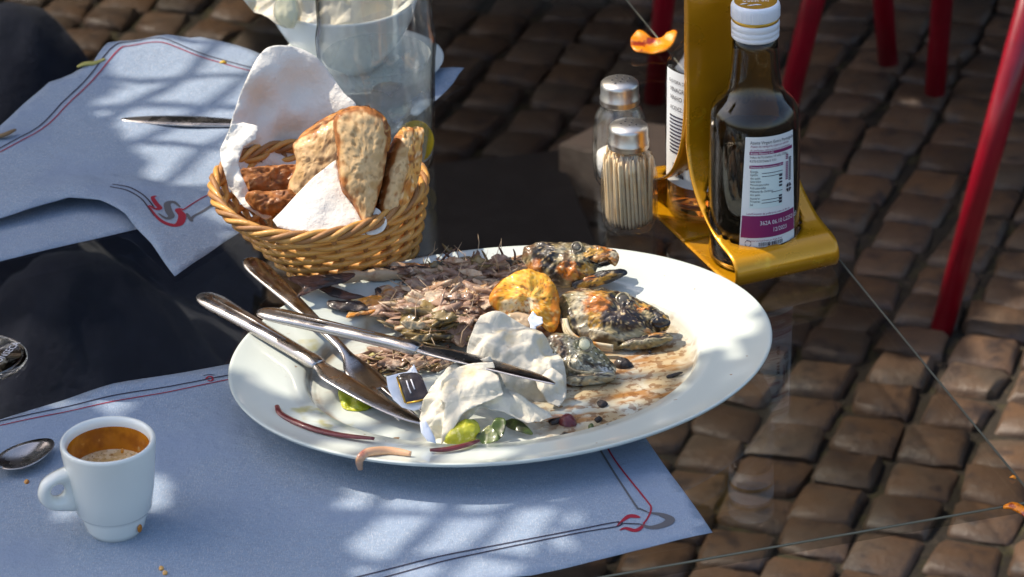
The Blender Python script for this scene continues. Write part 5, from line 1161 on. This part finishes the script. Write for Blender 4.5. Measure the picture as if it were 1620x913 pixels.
for body, sz, x, z, m in (('OLIVEIRA DA SERRA', .0026, -.013, .0700, M_BLACKINK), ('VINAGRE DE', .0034, -.012, .0655, M_BLACKINK), ('VINHO BRANCO', .0034, -.012, .0612, M_BLACKINK), ('ACIDEZ: 6%', .0030, -.012, .0560, M_BLACKINK), ('250ml', .0042, .004, .0230, M_BLACKINK)):
    text_mesh(body, sz, VT(x, z), m, 'lettering', lab)
for i in range(11):
    label_patch('text_line', vb, RF, -.013, .010-.001*(i % 3), -.013, .010-.001*(i % 3), .0520-i*.0019, .0520-i*.0019+.0008, .0007, M_BLACKINK, lab, TV, 1)
x = -.010
while x < .000:
    w_ = random.choice((.0003, .0004, .0007)); label_patch('barcode_bar', vb, RF, x, x+w_, x, x+w_, .0205, .0275, .0007, M_BLACKINK, lab, TV, 1, 1); x += w_+random.choice((.0003, .0005))

# orange petal on the glass behind
draped('dried_petal', 'small curled orange petal with dark red middle beside the vinegar bottle', [(1000, 66), (1012, 58), (1026, 64), (1044, 66), (1058, 60), (1070, 60), (1066, 72), (1052, 86), (1028, 89), (1006, 88), (999, 78)],
       [(1000, 66, .004), (1012, 58, .006), (1044, 66, .003), (1070, 60, .007), (1052, 86, .004), (1006, 88, .005), (1032, 76, .0)], M_ORANGE, .002, 51, 60, .0018, True, at(1035, 80, T+.003), facing(80), 'petal')
solid(bpy.data.objects['dried_petal'], .0012)
# twigs and specks on the far placemat, crumbs near the cup
def litter(name, lab, pts, r_, m, cat):
    mb = MB(); q = smooth_open([at(x, y, z) for x, y, z in pts], 5); mb.tube(q, [r_*(.4+.6*math.sin(math.pi*(i+.5)/len(q))) for i in range(len(q))], 7, flat=.5); tag(mb.build(name, m), lab, cat, 'litter on the table')
litter('dry_leaf', 'yellow green dry leaf at the rear left edge of the curled placemat', [(122, 106, T+.006), (135, 101, T+.008), (150, 100, T+.008), (166, 93, T+.010)], .0032, mat('dry_leaf', (.40, .36, .10), .7, mix=[(60, (.5, .45, .3), .5, .7)]), 'leaf')
litter('yellow_petal', 'small bright yellow petal near the right corner of the glass table', [(1588, 802, T+.002), (1602, 800, T+.004), (1618, 808, T+.003), (1626, 818, T+.002)], .0038, M_ORANGE, 'petal')
litter('orange_fleck', 'tiny orange fleck on the glass above the yellow petal', [(1598, 755, T+.001), (1603, 754, T+.002), (1607, 757, T+.001)], .0016, M_ORANGE, 'petal')
litter('brown_twig', 'short brown twig at the left edge of the curled placemat', [(-12, 216, T+.006), (5, 214, T+.008), (24, 205, T+.008)], .0032, mat('twig', (.22, .14, .07), .8), 'twig')
litter('yellow_speck', 'tiny yellow crumb on the far border line of the curled placemat', [(348, 99, T+.003), (353, 98, T+.004), (358, 99, T+.003)], .0022, mat('yellow_crumb', (.62, .40, .04), .6), 'crumb')
for (x, y, lab) in ((255, 899, 'tiny tan crumb on the blue placemat below the cup'), (42, 762, 'tiny brown crumb between the spoon and the cup handle'), (261, 906, 'tiny orange crumb at the bottom edge near the cup')):
    o = pillow('bread_crumb', [(x-4, y), (x-1, y-4), (x+4, y-2), (x+3, y+3), (x-2, y+4)], at(x, y, T+.0022), facing(70), .0012, .0008, M_CRUSTPALE, rings=3); tag(o, lab, 'crumb', 'crumbs on the near placemat')

# ------------------------------------------------------------------ red chairs
def chair_at(feet, label, splay, seat_z=.46):
    """feet: near-left, far-left, far-right, near-right on the ground"""
    P4 = [Vector((*p, 0)) for p in feet]; c = sum(P4, Vector())/4
    root = thing('red_chair', label, 'chair', c, 0, 'red metal chairs behind the table')
    right = ((P4[3]+P4[2])-(P4[0]+P4[1])).normalized()
    tops = []
    for i, p in enumerate(P4):
        s = 1 if i < 2 else -1; tp = p+right*(s*splay*seat_z)+Vector((0, 0, seat_z)); tops.append(tp)
        mb = MB(); mb.tube([p, p.lerp(tp, .5), tp], [.0135, .0148, .0155], 14); mb.build('leg', M_RED, root)
    cc_ = sum(tops, Vector())/4; ex = [t_+(t_-cc_)*.12 for t_ in tops]
    mb = MB(); mb.add([p+Vector((0, 0, z)) for z in (0, .025) for p in ex], [(3, 2, 1, 0), (4, 5, 6, 7)]+[(i, (i+1) % 4, (i+1) % 4+4, i+4) for i in range(4)]); mb.build('seat', M_RED, root, smooth=False)
    back = [ex[2]+Vector((0, 0, .02)), ex[3]+Vector((0, 0, .02))]
    for b in back:
        mb = MB(); mb.tube([b, b+right*.06+Vector((0, 0, .4))], .012, 10); mb.build('back_post', M_RED, root)
    mb = MB(); a, b = back[0]+right*.045+Vector((0, 0, .28)), back[1]+right*.045+Vector((0, 0, .28)); mb.tube([a, a.lerp(b, .5)+right*.02, b], .05, 10, flat=.2); mb.build('backrest', M_RED, root)
    return root
g1, g2 = at(1488, 528, 0), at(1226, 250, 0); d = g2-g1; pr = Vector((d.y, -d.x, 0)).normalized()*.46
chair_at([g1.xy, g2.xy, (g2+pr).xy, (g1+pr).xy], 'red metal chair whose near leg stands sharp at the right edge', .235)
g5 = at(1478, 160, 0)
chair_at([g5.xy, (g5.x-.03, g5.y+.42), (g5.x+.42, g5.y+.46), (g5.x+.45, g5.y+.06)], 'red metal chair with one thin leg seen behind the nearest red leg', .04)
g3, g4 = at(1034, 170, 0), at(1406, 112, 0)
chair_at([g3.xy, (g3.x-.02, g3.y+.40), (g4.x+.045, g4.y+.30), g4.xy], 'red metal chair far back whose legs flank the yellow holder', .10)

# ------------------------------------------------------------------ navy cloth under the glass at left
def mound(px, py, z, rx, ry, h): c = at(px, py, z); return (c.x, c.y, rx, ry, h)
MD = [mound(120, 470, .28, .20, .16, .34), mound(300, 560, .18, .16, .14, .22), mound(30, 110, .30, .16, .15, .40), mound(-60, 330, .3, .2, .3, .34)]
x0, x1, y0, y1 = -.95, -.12, 2.75, 4.35; nx_, ny_ = 90, 150; mb = MB(); vs = []
cr1, cr2 = crumple(61, .045, 6, 5), crumple(62, .02, 16, 5)
for j in range(ny_+1):
    for i in range(nx_+1):
        x = x0+(x1-x0)*i/nx_; y = y0+(y1-y0)*j/ny_
        h = max(m_[4]*math.exp(-((x-m_[0])/m_[2])**2-((y-m_[1])/m_[3])**2) for m_ in MD); k_ = min(1, h/.12)
        vs.append((x, y, h+k_*(cr1(x, y)+cr2(x, y))-.01))
keep = lambda f: max(vs[q][2] for q in f) > .02
fs = [(j*(nx_+1)+i, j*(nx_+1)+i+1, (j+1)*(nx_+1)+i+1, (j+1)*(nx_+1)+i) for j in range(ny_) for i in range(nx_)]
mb.add(vs, [f for f in fs if keep(f)])
bm_o = mb.build('navy_jacket', M_NAVY); tag(bm_o, 'dark navy crumpled cloth seen blurred under the glass at left', 'cloth')

# ------------------------------------------------------------------ leaf canopy added out of frame, its gaps shaped to dapple the light
def cast(p, z):
    return p+SUN*((z-p.z)/SUN.z)
ZC = 1.92
LIT = [[(556, 712), (640, 716), (860, 722), (905, 800), (850, 915), (700, 960), (566, 960)],
       [(182, 96), (300, 64), (420, 82), (430, 240), (330, 300), (255, 292), (215, 235), (190, 180)]]
LITW = [[(at(x, y).x, at(x, y).y) for x, y in poly] for poly in LIT]
OPEN = [(330, 640), (350, 560), (300, 430), (330, 230), (420, 60), (700, 40), (960, 90), (1040, -80), (1300, -80), (1420, 460), (1240, 620), (1040, 700), (760, 728), (520, 715), (400, 670)]
HALFW = [(at(x, y).x, at(x, y).y) for x, y in [(20, 660), (200, 600), (330, 640), (330, 800), (260, 890), (60, 900), (-60, 800)]]
OPENW = [(at(x, y).x, at(x, y).y) for x, y in OPEN]  # leaf gaps shaped to put sun on chosen areas
tree = thing('added_shade_tree', 'added leafy tree overhead outside the frame, shaped to dapple the table', 'tree', (-1.7, 3.6, 0))
mb = MB(); mb.tube(smooth_open([(-1.7, 3.6, 0), (-1.68, 3.58, .8), (-1.62, 3.5, 1.6), (-1.5, 3.4, 2.3), (-1.2, 3.3, 2.75)], 5), [.15-.004*i for i in range(21)], 12); mb.build('trunk', M_BARK, tree)
for e in ((-.2, 2.9, 2.62), (-.9, 3.9, 2.7), (.2, 3.7, 2.75), (-.5, 2.6, 2.6)):
    mb = MB(); mb.tube(smooth_open([(-1.45, 3.38, 2.4), (-1.1, 3.3, 2.66), e], 6), [.05-.003*i for i in range(13)], 8); mb.build('limb', M_BARK, tree)
rl = random.Random(77); mb = MB(); tw = MB()
def leaf(c, s):
    d = Vector((rl.uniform(-1, 1), rl.uniform(-1, 1), rl.uniform(-.3, .3))).normalized(); n = (SUN+Vector((rl.uniform(-.5, .5), rl.uniform(-.5, .5), rl.uniform(-.3, .3)))).normalized()
    d = (d-n*d.dot(n)).normalized(); q = n.cross(d)
    mb.add([c-d*s*.5, c-d*s*.1+q*s*.38, c+d*s*.5, c-d*s*.1-q*s*.38], [(0, 1, 2, 3)])
def lit(p, grow=0):
    for poly in LITW:
        if inside((p.x, p.y), poly): return True
    return False
A0 = Vector((-.62, 1.52, T)); A1 = Vector((.46, 2.72, T)); n_leaf = 0
for _ in range(6800):
    tp = Vector((rl.uniform(A0.x, A1.x), rl.uniform(A0.y, A1.y), T)); z = ZC+rl.uniform(-.03, .35); s = rl.uniform(.05, .075)
    if any(lit(tp+Vector((s*.36*math.cos(a), s*.36*math.sin(a), 0))) for a in (0, 1.05, 2.1, 3.14, 4.19, 5.24)) or lit(tp): continue
    if inside((tp.x, tp.y), OPENW) or (inside((tp.x, tp.y), HALFW) and nz(tp.x, tp.y, 4.2, 17) > .16): continue
    leaf(cast(tp, z), s)
GD = [(-700, -200), (430, -60), (440, 260), (700, 600), (1000, 570), (1232, 548), (1480, 560), (1640, 392), (1800, 300), (1800, -300)]
GDW = [(at(x, y, 0).x, at(x, y, 0).y) for x, y in GD]
for _ in range(9000):
    tp = Vector((rl.uniform(-1.2, 1.4), rl.uniform(2.9, 5.2), 0)); z = ZC+rl.uniform(-.1, .5); s = rl.uniform(.09, .14)
    if not inside((tp.x, tp.y), GDW): continue
    leaf(cast(tp, z), s)  # extra leaves added to darken the rear paving
# twig net added to break the sun patches into cells
for poly, sx_3, sy_3 in ((LITW[0], .044, .052), (LITW[1], .06, .07)):
    xs = [p[0] for p in poly]; ys = [p[1] for p in poly]; nodes = {}
    nx3 = int((max(xs)-min(xs))/sx_3)+3; ny3 = int((max(ys)-min(ys))/sy_3)+3
    for j in range(-1, ny3):
        for i in range(-1, nx3):
            nodes[(i, j)] = Vector((min(xs)+(i+.5*(j % 2)+rl.uniform(-.2, .2)+.12*j)*sx_3, min(ys)+(j+rl.uniform(-.2, .2))*sy_3, T))
    for (i, j), p in nodes.items():
        for q in ((i+1, j), (i+(j % 2), j+1)):
            if q in nodes:
                a, b = cast(p, ZC+.02), cast(nodes[q], ZC+.02)
                tw.tube([a, a.lerp(b, .5)+Vector((rl.uniform(-.004, .004), rl.uniform(-.004, .004), 0)), b], [rl.uniform(.0035, .0072) for _ in range(3)], 5)
mb.build('shade_crown', M_LEAF, tree, smooth=False, merge=False); tw.build('twigs', M_BARK, tree, merge=False)

# dark house front added out of frame to cut sky reflections in glass and steel
hs = thing('added_house_front', 'added dark house front outside the frame that cuts the sky reflections', 'building', (0, 9.5, 0))
mb = MB(); mb.box(-14, 14, 9.5, 10.5, 0, 9.0); mb.build('wall', M_WALL, hs, smooth=False)
for i in range(7):
    for j in range(3):
        x = -10.5+i*3.5; z = 1.0+j*2.8
        mb = MB(); mb.box(x-.6, x+.6, 9.44, 9.497, z, z+1.6); mb.build('window', M_BLACK, hs, smooth=False)

# dark parasol added out of frame to block sky and darken the rear paving
ps = thing('added_parasol', 'added dark parasol outside the frame that shades the rear paving', 'parasol', (1.45, 4.55, 0))
mb = MB(); mb.tube([(1.45, 4.55, 0), (1.45, 4.55, 2.75)], .03, 12); mb.build('pole', M_BLACK, ps)
mb = MB(); c4 = [(-.35, 3.25, 2.15), (3.25, 3.25, 2.15), (3.25, 5.9, 2.15), (-.35, 5.9, 2.15)]; mb.add(c4+[(1.45, 4.55, 2.7)], [(0, 1, 4), (1, 2, 4), (2, 3, 4), (3, 0, 4)])
solid(mb.build('canopy', mat('parasol_canvas', (.09, .05, .035), .9, bump=(400, .3, .001)), ps, smooth=False), .004)
